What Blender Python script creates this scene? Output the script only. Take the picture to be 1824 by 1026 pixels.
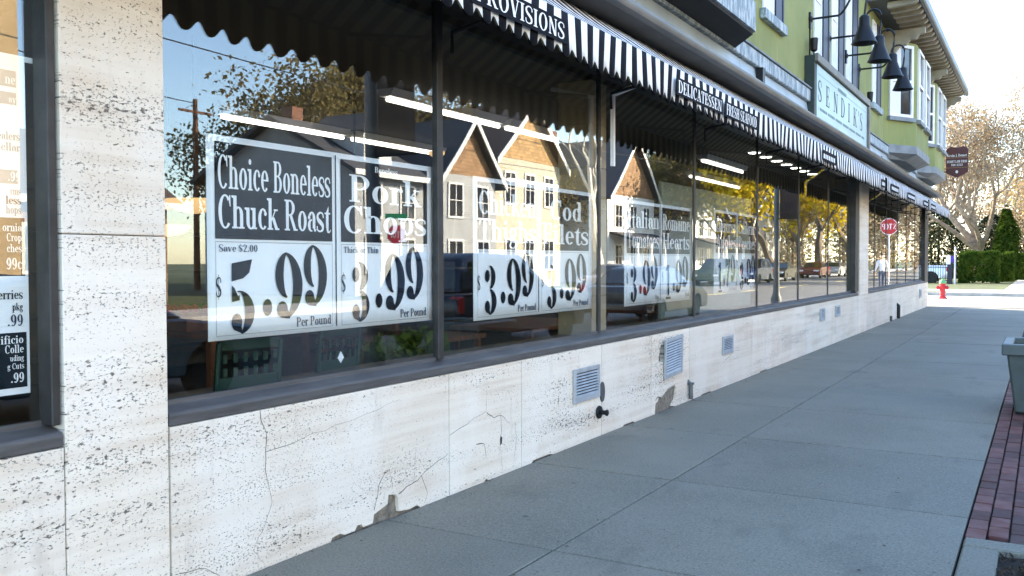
import bpy, bmesh, math, random
from mathutils import Vector, Matrix, noise
R = math.radians
random.seed(7)
S = bpy.context.scene
for o in list(bpy.data.objects): bpy.data.objects.remove(o)
COL = S.collection

# ------------------------------------------------------------------ camera
CAM = Vector((3.1677, 0.0, 1.45)); ANG, PIT, ROLL = .5335, .0297, -.0024
F = Vector((-math.sin(ANG)*math.cos(PIT), math.cos(ANG)*math.cos(PIT), -math.sin(PIT)))
RT = Vector((math.cos(ANG), math.sin(ANG), 0)); UP = RT.cross(F)
R2 = RT*math.cos(ROLL) + UP*math.sin(ROLL); U2 = UP*math.cos(ROLL) - RT*math.sin(ROLL)
cd = bpy.data.cameras.new('camera'); cam = bpy.data.objects.new('camera', cd); COL.objects.link(cam)
cam.matrix_world = Matrix(((R2.x, U2.x, -F.x, CAM.x), (R2.y, U2.y, -F.y, CAM.y), (R2.z, U2.z, -F.z, CAM.z), (0, 0, 0, 1)))
cd.sensor_width = 36; cd.lens = 1606.07/1824*36; cd.clip_end = 3000; cd.clip_start = .05
S.camera = cam
# ------------------------------------------------------------------ sky, sun, exposure
SUN_EL, SUN_AZ = R(27), R(27)           # azimuth: from behind the shop (-x), turned towards +y
to_sun = Vector((-math.cos(SUN_EL)*math.cos(SUN_AZ), math.cos(SUN_EL)*math.sin(SUN_AZ), math.sin(SUN_EL)))
w = bpy.data.worlds.new('World'); S.world = w; w.use_nodes = True
nt = w.node_tree; sky = nt.nodes.new('ShaderNodeTexSky'); sky.sky_type = 'NISHITA'; sky.sun_disc = False
sky.sun_elevation = SUN_EL; sky.sun_rotation = math.atan2(to_sun.x, to_sun.y)
sky.air_density = 1.0; sky.dust_density = .4; sky.ozone_density = 1.6
bg = nt.nodes['Background']; bg.inputs['Strength'].default_value = .15
nt.links.new(sky.outputs[0], bg.inputs[0])
sl = bpy.data.lights.new('sun', 'SUN'); sl.energy = 4.4; sl.angle = R(.5); sl.color = (1, .86, .66)
so = bpy.data.objects.new('sun', sl); COL.objects.link(so); so.location = (-20, 30, 40)
so.rotation_euler = to_sun.to_track_quat('Z', 'Y').to_euler()
vs = S.view_settings; vs.view_transform = 'Standard'; vs.look = 'None'; vs.exposure = 2.7; vs.gamma = 1
S.cycles.transparent_max_bounces = 16; S.cycles.max_bounces = 8; S.cycles.sample_clamp_indirect = 6

# ------------------------------------------------------------------ materials
MATS = {}
def mat(name, col, rough=.6, metal=0., var=.0, vscale=4., bump=0., bscale=40., emit=0., spec=None, stretch=(1, 1, 1), objvar=0., col2=None):
    """plain procedural material: base colour with noise variation, per-object variation and fine bump"""
    if name in MATS: return MATS[name]
    m = bpy.data.materials.new(name); m.use_nodes = True; MATS[name] = m
    n = m.node_tree; N = n.nodes; L = n.links; b = N['Principled BSDF']
    b.inputs['Base Color'].default_value = (*col, 1); b.inputs['Roughness'].default_value = rough; b.inputs['Metallic'].default_value = metal
    if spec is not None: b.inputs['Specular IOR Level'].default_value = spec
    if emit: b.inputs['Emission Color'].default_value = (*col, 1); b.inputs['Emission Strength'].default_value = emit
    src = None
    if var or bump:
        g = N.new('ShaderNodeNewGeometry'); mp = N.new('ShaderNodeMapping'); L.new(g.outputs['Position'], mp.inputs[0]); mp.inputs['Scale'].default_value = stretch
    if var:
        t = N.new('ShaderNodeTexNoise'); t.inputs['Scale'].default_value = vscale; t.inputs['Detail'].default_value = 6; L.new(mp.outputs[0], t.inputs[0])
        mx = N.new('ShaderNodeMix'); mx.data_type = 'RGBA'
        rp = N.new('ShaderNodeMapRange'); rp.inputs[1].default_value = .3; rp.inputs[2].default_value = .7; L.new(t.outputs[0], rp.inputs[0])
        L.new(rp.outputs[0], mx.inputs[0])
        c2 = col2 or [c*(1+var) for c in col]
        mx.inputs[6].default_value = (*[c*(1-var) for c in col], 1); mx.inputs[7].default_value = (*[min(1, c) for c in c2], 1)
        src = mx.outputs[2]
    if objvar:
        oi = N.new('ShaderNodeObjectInfo'); hs = N.new('ShaderNodeHueSaturation'); rr = N.new('ShaderNodeMapRange')
        rr.inputs[3].default_value = 1-objvar; rr.inputs[4].default_value = 1+objvar
        L.new(oi.outputs['Random'], rr.inputs[0]); L.new(rr.outputs[0], hs.inputs['Value'])
        if src: L.new(src, hs.inputs['Color'])
        else: hs.inputs['Color'].default_value = (*col, 1)
        src = hs.outputs[0]
    if src: L.new(src, b.inputs['Base Color'])
    if bump:
        t2 = N.new('ShaderNodeTexNoise'); t2.inputs['Scale'].default_value = bscale; t2.inputs['Detail'].default_value = 5; L.new(mp.outputs[0], t2.inputs[0])
        bp = N.new('ShaderNodeBump'); bp.inputs['Strength'].default_value = bump; bp.inputs['Distance'].default_value = .01
        L.new(t2.outputs[0], bp.inputs['Height']); L.new(bp.outputs[0], b.inputs['Normal'])
    return m

class NG:
    """tiny helper for hand-made node materials"""
    def __init__(s, name):
        s.m = bpy.data.materials.new(name); s.m.use_nodes = True; s.t = s.m.node_tree; s.N = s.t.nodes; s.L = s.t.links
        s.b = s.N['Principled BSDF']; MATS[name] = s.m
    def n(s, typ, ins=None, **kw):
        x = s.N.new('ShaderNode'+typ)
        for k, v in kw.items(): setattr(x, k, v)
        for k, v in (ins or {}).items():
            if hasattr(v, 'is_linked') or isinstance(v, bpy.types.NodeSocket): s.L.new(v, x.inputs[k])
            else: x.inputs[k].default_value = v
        return x
    def math(s, op, a, b=0., c=0.): return s.n('Math', {0: a, 1: b, 2: c}, operation=op).outputs[0]
    def mix(s, f, a, b): return s.n('Mix', {0: f, 6: a, 7: b}, data_type='RGBA').outputs[2]
    def rng(s, v, a, b, c=0., d=1.): return s.n('MapRange', {0: v, 1: a, 2: b, 3: c, 4: d}).outputs[0]
    def pos(s, sc): return s.n('Mapping', {0: s.n('NewGeometry').outputs['Position'], 3: sc}).outputs[0]
    def noise(s, sc, scale=1., det=5., rough=.55): return s.n('TexNoise', {0: s.pos(sc), 'Scale': scale, 'Detail': det, 'Roughness': rough}).outputs[0]

# travertine: cream slabs with horizontal bands of dark pits
g = NG('travertine')
band = g.rng(g.noise((1, .55, 7.5), 1.0, 4), .36, .66)
big = g.rng(g.noise((1, .7, 1.3), 1.1, 3), .38, .62, .25, 1.)
pit1 = g.noise((1, 30, 66), 1.0, 4, .65); pit2 = g.noise((1, 70, 150), 1.0, 2)
th = g.math('SUBTRACT', .665, g.math('MULTIPLY', g.math('MULTIPLY', band, big), .15))
p1 = g.math('MULTIPLY', g.rng(g.math('SUBTRACT', pit1, th), 0., .06), .9)
th2 = g.math('SUBTRACT', .675, g.math('MULTIPLY', band, .10))
p2 = g.math('MULTIPLY', g.rng(g.math('SUBTRACT', pit2, th2), 0., .04), .65)
pits = g.math('MAXIMUM', p1, p2)
vein = g.rng(g.noise((1, .5, 16), 1.0, 6), .42, .66)
base = g.mix(vein, (.76, .66, .54, 1), (.66, .54, .42, 1))
blot = g.rng(g.noise((1, 1.3, .8), 1.3, 4), .42, .62)
base = g.mix(blot, base, g.mix(.55, base, (.82, .75, .66, 1)))
stain = g.rng(g.noise((1, 5, 1.2), 1.2, 5), .60, .76, 0, .4)
base = g.mix(stain, base, (.42, .34, .27, 1))
oi = g.n('ObjectInfo'); tint = g.n('HueSaturation', {'Color': base, 'Value': g.rng(oi.outputs['Random'], 0, 1, .94, 1.06)}).outputs[0]
g.L.new(g.mix(pits, tint, (.075, .058, .042, 1)), g.b.inputs['Base Color'])
g.b.inputs['Roughness'].default_value = .62
bp = g.n('Bump', {'Height': g.math('SUBTRACT', g.math('MULTIPLY', g.noise((1, 30, 30), 1.0), .15), pits), 'Strength': .7, 'Distance': .004})
g.L.new(bp.outputs[0], g.b.inputs['Normal'])

# window glass: clear pane with a fresnel mirror, from cosine of the angle of incidence
def glass_mat(name, r0, tint):
    g = NG(name); g.N.remove(g.b)
    ge = g.n('NewGeometry'); dot = g.n('VectorMath', {0: ge.outputs['Normal'], 1: ge.outputs['Incoming']}, operation='DOT_PRODUCT').outputs['Value']
    c1 = g.math('POWER', g.math('SUBTRACT', 1., g.math('ABSOLUTE', dot)), 4.)
    fr = g.math('ADD', g.math('MULTIPLY', c1, 1-r0), r0)
    tr = g.n('BsdfTransparent', {0: tint}); gl = g.n('BsdfGlossy', {0: (1, 1, 1, 1), 'Roughness': 0.})
    wob = g.n('Bump', {'Height': g.noise((1, 1.1, .8), .8, 1), 'Strength': .06, 'Distance': .02}); g.L.new(wob.outputs[0], gl.inputs['Normal'])
    ms = g.n('MixShader', {0: fr}); g.L.new(tr.outputs[0], ms.inputs[1]); g.L.new(gl.outputs[0], ms.inputs[2])
    g.L.new(ms.outputs[0], g.N['Material Output'].inputs[0]); return g.m
GLASS = glass_mat('window_glass', .09, (.97, .985, .98, 1))

# awning cloth: printed stripes across the run of the awning
PER = .18
g = NG('awning_cloth')
y = g.n('SeparateXYZ', {0: g.n('NewGeometry').outputs['Position']}).outputs[1]
st = g.math('GREATER_THAN', g.math('FRACT', g.math('DIVIDE', y, PER)), .5)
wv = g.noise((3, 3, 3), 2.)
g.L.new(g.mix(st, g.mix(wv, (.005, .0055, .009, 1), (.011, .012, .018, 1)), g.mix(wv, (.80, .79, .80, 1), (.88, .87, .86, 1))), g.b.inputs['Base Color'])
g.b.inputs['Roughness'].default_value = .9; g.b.inputs['Specular IOR Level'].default_value = .15
g = NG('awning_shaded_back')  # dingy back of the cloth, with the awning's shade put into darker stripe colours
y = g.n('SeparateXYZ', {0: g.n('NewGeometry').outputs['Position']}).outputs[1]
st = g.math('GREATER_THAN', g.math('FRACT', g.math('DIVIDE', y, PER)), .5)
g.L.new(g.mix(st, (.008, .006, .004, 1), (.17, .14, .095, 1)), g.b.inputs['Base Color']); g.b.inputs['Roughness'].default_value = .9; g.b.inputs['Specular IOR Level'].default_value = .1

# concrete pavement
g = NG('pavement_concrete')
c = g.mix(g.rng(g.noise((1, 1, 1), .9, 6), .35, .65), (.152, .145, .112, 1), (.20, .19, .15, 1))
agg = g.rng(g.noise((1, 1, 1), 85., 2), .45, .68)
c = g.mix(g.math('MULTIPLY', agg, .55), c, (.31, .29, .24, 1))
dk = g.rng(g.noise((1, 1, 1), 60., 2), .60, .68)
c = g.mix(g.math('MULTIPLY', dk, .55), c, (.06, .058, .05, 1))
stn = g.rng(g.noise((1, .5, 1), 2.3, 5), .58, .75); c = g.mix(g.math('MULTIPLY', stn, .6), c, (.10, .095, .08, 1))
spot = g.rng(g.n('TexVoronoi', {0: g.pos((1, 1, 1)), 'Scale': 2.1}).outputs[0], .03, .045, 1, 0)
c = g.mix(g.math('MULTIPLY', spot, .7), c, (.04, .04, .042, 1))
oi = g.n('ObjectInfo'); c = g.n('HueSaturation', {'Color': c, 'Value': g.rng(oi.outputs['Random'], 0, 1, .94, 1.06)}).outputs[0]
g.L.new(c, g.b.inputs['Base Color']); g.b.inputs['Roughness'].default_value = .75
bp = g.n('Bump', {'Height': g.noise((1, 1, 1), 95., 3), 'Strength': .35, 'Distance': .004}); g.L.new(bp.outputs[0], g.b.inputs['Normal'])

# weathered grey-blue paint, flaking
g = NG('flaking_paint')
fl = g.rng(g.noise((6, 9, 2.4), 1.6, 7, .7), .47, .56)
g.L.new(g.mix(fl, (.20, .26, .30, 1), (.46, .52, .55, 1)), g.b.inputs['Base Color']); g.b.inputs['Roughness'].default_value = .7
bp = g.n('Bump', {'Height': fl, 'Strength': .4, 'Distance': .004}); g.L.new(bp.outputs[0], g.b.inputs['Normal'])

# green stucco with vertical streaks
g = NG('green_stucco')
c = g.mix(g.rng(g.noise((1, 1, 1), .8, 6), .35, .65), (.20, .225, .075, 1), (.285, .30, .11, 1))
c = g.mix(g.rng(g.noise((3, 3, .35), 1.7, 5), .56, .74, 0, .6), c, (.40, .36, .12, 1))
c = g.mix(g.rng(g.noise((4, 4, .5), 1.3, 5), .62, .8, 0, .5), c, (.12, .13, .06, 1))
g.L.new(c, g.b.inputs['Base Color']); g.b.inputs['Roughness'].default_value = .85
bp = g.n('Bump', {'Height': g.noise((1, 1, 1), 60., 4), 'Strength': .5, 'Distance': .008}); g.L.new(bp.outputs[0], g.b.inputs['Normal'])

# clapboards for the far houses: horizontal laps
def siding(name, col, lap=.14):
    if name in MATS: return MATS[name]
    g = NG(name); z = g.n('SeparateXYZ', {0: g.n('NewGeometry').outputs['Position']}).outputs[2]
    fz = g.math('FRACT', g.math('DIVIDE', z, lap))
    c = g.mix(g.rng(g.noise((1, 1, 1), 1.5, 5), .3, .7), (*[k*.85 for k in col], 1), (*[min(1, k*1.1) for k in col], 1))
    g.L.new(c, g.b.inputs['Base Color']); g.b.inputs['Roughness'].default_value = .7
    bp = g.n('Bump', {'Height': g.math('SUBTRACT', 1., fz), 'Strength': 1., 'Distance': .02}); g.L.new(bp.outputs[0], g.b.inputs['Normal']); return g.m
def shingle(name, col, a=.3, b=.18):
    if name in MATS: return MATS[name]
    g = NG(name)
    br = g.n('TexBrick', {0: g.n('CombineXYZ', {0: g.math('ADD', *[g.n('SeparateXYZ', {0: g.n('NewGeometry').outputs['Position']}).outputs[i] for i in (0, 1)]), 1: g.n('SeparateXYZ', {0: g.n('NewGeometry').outputs['Position']}).outputs[2]}).outputs[0],
        'Color1': (*col, 1), 'Color2': (*[k*.6 for k in col], 1), 'Mortar': (*[k*.35 for k in col], 1), 'Scale': 1., 'Mortar Size': .012, 'Brick Width': a, 'Row Height': b})
    g.L.new(br.outputs[0], g.b.inputs['Base Color']); g.b.inputs['Roughness'].default_value = .85; return g.m

def leafmat(name, col, col2, trans=.35):
    g = NG(name); g.N.remove(g.b)
    c = g.mix(g.rng(g.noise((1, 1, 1), 1.6, 4), .35, .65), (*col, 1), (*col2, 1))
    d = g.n('BsdfDiffuse', {0: c}); t = g.n('BsdfTranslucent', {0: c}); ms = g.n('MixShader', {0: trans})
    g.L.new(d.outputs[0], ms.inputs[1]); g.L.new(t.outputs[0], ms.inputs[2]); g.L.new(ms.outputs[0], g.N['Material Output'].inputs[0]); return g.m

M = lambda n: MATS[n]
mat('dark_bronze', (.035, .034, .033), .5, .3, var=.35, vscale=9, bump=.15, bscale=30)
mat('sill_metal', (.085, .08, .078), .55, .2, var=.3, vscale=5, stretch=(1, .6, 6), bump=.2, bscale=18)
mat('black_iron', (.012, .012, .014), .45, .4, var=.2)
mat('dark_wood', (.05, .028, .015), .5, var=.4, vscale=3)
mat('mortar', (.20, .165, .125), .95, var=.4, vscale=30, bump=.6, bscale=80)
mat('joint_dark', (.014, .014, .013), .95, var=.3, vscale=20)
mat('crack_dark', (.045, .04, .035), .95)
mat('hole_dark', (.006, .006, .006), 1.)
mat('paper', (.88, .89, .90), .7, var=.02, vscale=3, bump=.12, bscale=2.5)
mat('print_black', (.005, .0055, .009), .8, spec=.15)
mat('print_white', (.88, .89, .90), .7)
mat('print_grey', (.35, .36, .38), .7)
mat('print_blue', (.012, .013, .05), .6)
mat('vent_grey', (.40, .42, .44), .5, .3, var=.15, vscale=12)
mat('siding_blue', (.36, .42, .46), .55, var=.14, vscale=2.5, bump=.1)
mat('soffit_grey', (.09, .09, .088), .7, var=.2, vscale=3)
mat('rafter_paint', (.30, .27, .21), .7, var=.2)
mat('gutter_grey', (.11, .108, .10), .45, .2, var=.25, vscale=6, stretch=(1, .5, 3))
mat('apron_grey', (.20, .22, .235), .7, var=.22, vscale=4)
mat('white_frame', (.78, .78, .80), .45, var=.06)
mat('navy_shutter', (.012, .013, .035), .5, var=.2)
mat('dark_glass', (.02, .022, .03), .05, spec=.8)
mat('blind', (.72, .72, .74), .7, var=.05)
mat('sign_green', (.018, .032, .030), .5, var=.2)
mat('sign_face', (.42, .56, .58), .4, var=.08, vscale=1.2)
mat('maroon', (.075, .014, .018), .5, var=.2)
mat('gold_line', (.35, .24, .09), .5)
mat('hydrant_red', (.45, .015, .03), .4, var=.2)
mat('hydrant_green', (.09, .30, .13), .45, var=.2)
mat('planter_grey', (.085, .105, .10), .5, var=.15, vscale=6, bump=.1)
mat('soil', (.022, .016, .012), 1., var=.6, vscale=14, bump=1., bscale=24)
mat('brick_red', (.17, .048, .035), .8, var=.35, vscale=9, bump=.4, bscale=60, objvar=.42, col2=(.15, .075, .07))
mat('asphalt', (.085, .083, .08), .9, var=.25, vscale=2, bump=.5, bscale=90)
mat('concrete_light', (.36, .35, .33), .85, var=.16, vscale=.8, bump=.2, bscale=60)
mat('kerb', (.33, .325, .31), .85, var=.25, vscale=3, bump=.3, bscale=40)
mat('lawn', (.042, .058, .012), .95, var=.45, vscale=1.2, bump=1., bscale=30)
mat('ground', (.06, .075, .03), .95, var=.4, vscale=.3)
mat('bark', (.11, .085, .06), .9, var=.4, vscale=5, bump=.6, bscale=25)
mat('bark_pale', (.26, .20, .145), .9, var=.35, vscale=5, bump=.5, bscale=25)
mat('birch_bark', (.62, .57, .48), .8, var=.35, vscale=4, stretch=(1, 1, 4))
mat('twig', (.27, .20, .135), .9, var=.3, vscale=1.5)
leafmat('bud_leaf', (.30, .22, .13), (.42, .33, .22))
leafmat('olive_leaf', (.13, .11, .045), (.24, .19, .085))
leafmat('yellow_leaf', (.30, .25, .015), (.50, .36, .02))
leafmat('hedge_leaf', (.035, .07, .012), (.10, .14, .02), .25)
leafmat('evergreen_leaf', (.015, .03, .012), (.035, .055, .02), .15)
leafmat('plant_leaf', (.06, .12, .02), (.14, .20, .04))
mat('cable', (.02, .02, .02), .6)
mat('pole_wood', (.16, .075, .04), .85, var=.3, vscale=5, stretch=(1, 1, .2))
mat('tyre', (.012, .012, .012), .8); mat('rim', (.35, .35, .36), .3, .8)
mat('car_glass', (.012, .015, .018), .04, spec=.9); mat('tail_red', (.5, .01, .01), .25); mat('lamp_white', (.8, .8, .78), .15)
mat('roof_dark', (.05, .052, .058), .85, var=.25, vscale=6); mat('roof_brown', (.075, .055, .045), .85, var=.3, vscale=6)
mat('trim_white', (.72, .70, .64), .6, var=.05)
mat('beige_pillar', (.46, .36, .23), .7, var=.12, vscale=4)
mat('table_wood', (.20, .075, .03), .4, var=.35, vscale=4, stretch=(1, 4, 1))
mat('chair_green', (.006, .040, .026), .45, .2)
mat('interior_wall', (.10, .075, .05), .8, var=.2); mat('interior_ceiling', (.16, .15, .13), .9); mat('interior_floor', (.05, .045, .04), .5, var=.3)
mat('ledge_brown', (.19, .15, .11), .6, var=.2, vscale=5)
mat('panel_pale', (.30, .36, .32), .6, var=.08)
mat('tube_light', (1, .93, .80), emit=.9); mat('warm_glow', (1, .62, .28), emit=.15); mat('down_glow', (1, .95, .85), emit=2.5)
mat('stop_red', (.42, .012, .02), .45); mat('sign_white', (.8, .8, .8), .5); mat('street_green', (.01, .25, .08), .5)
mat('banner_brown', (.035, .018, .012), .75, var=.2); mat('banner_text', (.30, .24, .18), .7); mat('steel_grey', (.10, .105, .11), .5, .4, var=.2)
mat('skin', (.45, .27, .19), .6); mat('jeans', (.05, .06, .10), .8); mat('shirt', (.60, .60, .62), .8); mat('hair', (.03, .02, .012), .7)
mat('pale_post', (.55, .55, .57), .6); mat('purple', (.07, .03, .30), .6)

# ------------------------------------------------------------------ geometry helpers
class MB:
    def __init__(s): s.v = []; s.f = []; s.mi = []
    def add(s, v, f, mi=0):
        k = len(s.v); s.v += [tuple(p) for p in v]; s.f += [tuple(i+k for i in q) for q in f]; s.mi += [mi]*len(f); return s
    def box(s, x0, x1, y0, y1, z0, z1, mi=0):
        v = [(x0, y0, z0), (x1, y0, z0), (x1, y1, z0), (x0, y1, z0), (x0, y0, z1), (x1, y0, z1), (x1, y1, z1), (x0, y1, z1)]
        return s.add(v, [(0, 3, 2, 1), (4, 5, 6, 7), (0, 1, 5, 4), (1, 2, 6, 5), (2, 3, 7, 6), (3, 0, 4, 7)], mi)
    def prism(s, pts, axis, a, b, mi=0):
        """pts: 2-D outline; axis 'x' -> pts are (y,z), 'y' -> (x,z), 'z' -> (x,y)"""
        P = {'x': lambda p, t: (t, p[0], p[1]), 'y': lambda p, t: (p[0], t, p[1]), 'z': lambda p, t: (p[0], p[1], t)}[axis]
        n = len(pts); v = [P(p, a) for p in pts]+[P(p, b) for p in pts]
        return s.add(v, [tuple(range(n))[::-1], tuple(range(n, 2*n))]+[(i, (i+1) % n, n+(i+1) % n, n+i) for i in range(n)], mi)
    def tube(s, pts, rad, n=6, cap=True, mi=0):
        pts = [Vector(p) for p in pts]; rad = rad if isinstance(rad, (list, tuple)) else [rad]*len(pts); v = []
        ref = None
        for i, p in enumerate(pts):
            d = (pts[min(i+1, len(pts)-1)]-pts[max(i-1, 0)]); d = d.normalized() if d.length > 1e-9 else Vector((0, 0, 1))
            if ref is None: ref = Vector((0, 0, 1)) if abs(d.z) < .9 else Vector((1, 0, 0))
            a = d.cross(ref).normalized(); b = d.cross(a); ref = a.cross(d)*-1 if False else ref
            for k in range(n):
                t = 2*math.pi*k/n; v.append(p+(a*math.cos(t)+b*math.sin(t))*rad[i])
        f = [(i*n+k, i*n+(k+1) % n, (i+1)*n+(k+1) % n, (i+1)*n+k) for i in range(len(pts)-1) for k in range(n)]
        if cap: f += [tuple(range(n))[::-1], tuple((len(pts)-1)*n+k for k in range(n))]
        return s.add(v, f, mi)
    def lathe(s, prof, c=(0, 0, 0), n=20, axis='z', mi=0):
        v = []
        for r, z in prof:
            for k in range(n):
                t = 2*math.pi*k/n; a, b = r*math.cos(t), r*math.sin(t)
                p = {'z': (a, b, z), 'x': (z, a, b), 'y': (a, z, b)}[axis]; v.append((c[0]+p[0], c[1]+p[1], c[2]+p[2]))
        f = [(i*n+k, i*n+(k+1) % n, (i+1)*n+(k+1) % n, (i+1)*n+k) for i in range(len(prof)-1) for k in range(n)]
        f += [tuple(range(n))[::-1], tuple((len(prof)-1)*n+k for k in range(n))]
        return s.add(v, f, mi)
    def mesh(s, name, mats, smooth=False, bevel=0.):
        me = bpy.data.meshes.new(name); me.from_pydata(s.v, [], s.f)
        for m in (mats if isinstance(mats, (list, tuple)) else [mats]): me.materials.append(M(m) if isinstance(m, str) else m)
        if len(me.materials) > 1:
            for p, i in zip(me.polygons, s.mi): p.material_index = i
        bm = bmesh.new(); bm.from_mesh(me)
        if bevel:
            es = [e for e in bm.edges if len(e.link_faces) == 2 and e.calc_face_angle(0) > .5]
            bmesh.ops.bevel(bm, geom=es, offset=bevel, segments=1, affect='EDGES', clamp_overlap=True)
        bmesh.ops.recalc_face_normals(bm, faces=bm.faces); bm.to_mesh(me); bm.free()
        if smooth:
            me.polygons.foreach_set('use_smooth', [True]*len(me.polygons)); me.set_sharp_from_angle(angle=R(40))
        me.update(); return me
def tag(o, label=None, cat=None, group=None, kind=None):
    for k, v in (('label', label), ('category', cat), ('group', group), ('kind', kind)):
        if v: o[k] = v
    return o
def link(name, me, parent=None):
    o = bpy.data.objects.new(name, me); COL.objects.link(o)
    if parent: o.parent = parent
    return o
def root_off(p):
    v = Vector((0, 0, 0))
    while p: v = v+p.location; p = p.parent
    return v
def part(name, mb, mats, parent=None, smooth=False, bevel=0., world=True):
    o = link(name, mb.mesh(name, mats, smooth, bevel), parent)
    if parent and world: o.location = -root_off(parent)
    return o
def thing(name, label, cat, loc=(0, 0, 0), rz=0, group=None):
    o = bpy.data.objects.new(name, None); COL.objects.link(o); o.location = loc; o.rotation_euler = (0, 0, rz); o.empty_display_size = .2
    return tag(o, label, cat, group)
def struct(name, mb, mats, **k): return tag(part(name, mb, mats, None, **k), kind='structure')
def copy_tree(o, parent=None):
    c = o.copy(); COL.objects.link(c); c.parent = parent
    for ch in list(o.children): copy_tree(ch, c)
    return c

# ------------------------------------------------------------------ a small serif typeface, drawn as polygons
SW, TW, XH = .165, .055, .66
def g_rect(x0, y0, x1, y1): return [[(x0, y0), (x1, y0), (x1, y1), (x0, y1)]]
def g_ser(x, y, w=.30, top=False): return g_rect(x-w/2, y-TW, x+w/2, y) if top else g_rect(x-w/2, y, x+w/2, y+TW)
def g_stem(x, y0, y1, s0=True, s1=True, w=SW):
    r = g_rect(x-w/2, y0, x+w/2, y1)
    if s0: r += g_ser(x, y0, w+.14)
    if s1: r += [[(x-w/2-.09, y1), (x-w/2-.09, y1-TW), (x-w/2, y1-TW-.03), (x, y1-TW), (x, y1)]] if s1 == 'h' else g_ser(x, y1, w+.14, True)
    return r
def g_bowl(cx, cy, rx, ry, a0=0, a1=360, t=SW, th=TW, n=20):
    out = []; m = max(4, int(n*abs(a1-a0)/360))
    for i in range(m):
        q = []
        for a in (a0+(a1-a0)*i/m, a0+(a1-a0)*(i+1)/m):
            c, s = math.cos(R(a)), math.sin(R(a)); q.append(((cx+rx*c, cy+ry*s), (cx+(rx-t)*c, cy+(ry-th)*s)))
        out.append([q[0][0], q[1][0], q[1][1], q[0][1]])
    return out
def g_disc(cx, cy, r, ry=None): return [[(cx+r*math.cos(k*math.pi/6), cy+(ry or r)*math.sin(k*math.pi/6)) for k in range(12)]]
def g_diag(x0, y0, x1, y1, w): return [[(x0-w/2, y0), (x0+w/2, y0), (x1+w/2, y1), (x1-w/2, y1)]]
def g_path(pts, ws, n=5):
    P = []; W = []
    for i in range(len(pts)-1):
        p = [pts[max(i-1, 0)], pts[i], pts[i+1], pts[min(i+2, len(pts)-1)]]
        for k in range(n):
            t = k/n; P.append(tuple(.5*(2*p[1][j]+(p[2][j]-p[0][j])*t+(2*p[0][j]-5*p[1][j]+4*p[2][j]-p[3][j])*t*t+(3*p[1][j]-p[0][j]-3*p[2][j]+p[3][j])*t**3) for j in (0, 1)))
            W.append(ws[i]+(ws[i+1]-ws[i])*t)
    P.append(pts[-1]); W.append(ws[-1]); E = []
    for i, p in enumerate(P):
        a, b = P[max(i-1, 0)], P[min(i+1, len(P)-1)]; d = math.hypot(b[0]-a[0], b[1]-a[1]) or 1; nx, ny = -(b[1]-a[1])/d, (b[0]-a[0])/d
        E.append(((p[0]+nx*W[i]/2, p[1]+ny*W[i]/2), (p[0]-nx*W[i]/2, p[1]-ny*W[i]/2)))
    return [[E[i][0], E[i+1][0], E[i+1][1], E[i][1]] for i in range(len(E)-1)]
def s_curve(w, h, y=0.):
    return g_path([(w*.93, y+h*.72), (w*.86, y+h*.92), (w*.5, y+h*.98), (w*.16, y+h*.84), (w*.20, y+h*.63), (w*.55, y+h*.48), (w*.84, y+h*.32), (w*.84, y+h*.12), (w*.5, y+h*.02), (w*.14, y+h*.08), (w*.07, y+h*.28)],
                  [.07, .06, .06, .11, .15, .17, .15, .11, .06, .06, .07])
def arch(xl, xr): return g_bowl((xl+xr)/2, XH-.2, (xr-xl)/2+SW/2, .215, 0, 140)+g_rect(xr-SW/2, 0, xr+SW/2, XH-.2)+g_ser(xr, 0, SW+.14)
GL = {}
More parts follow.
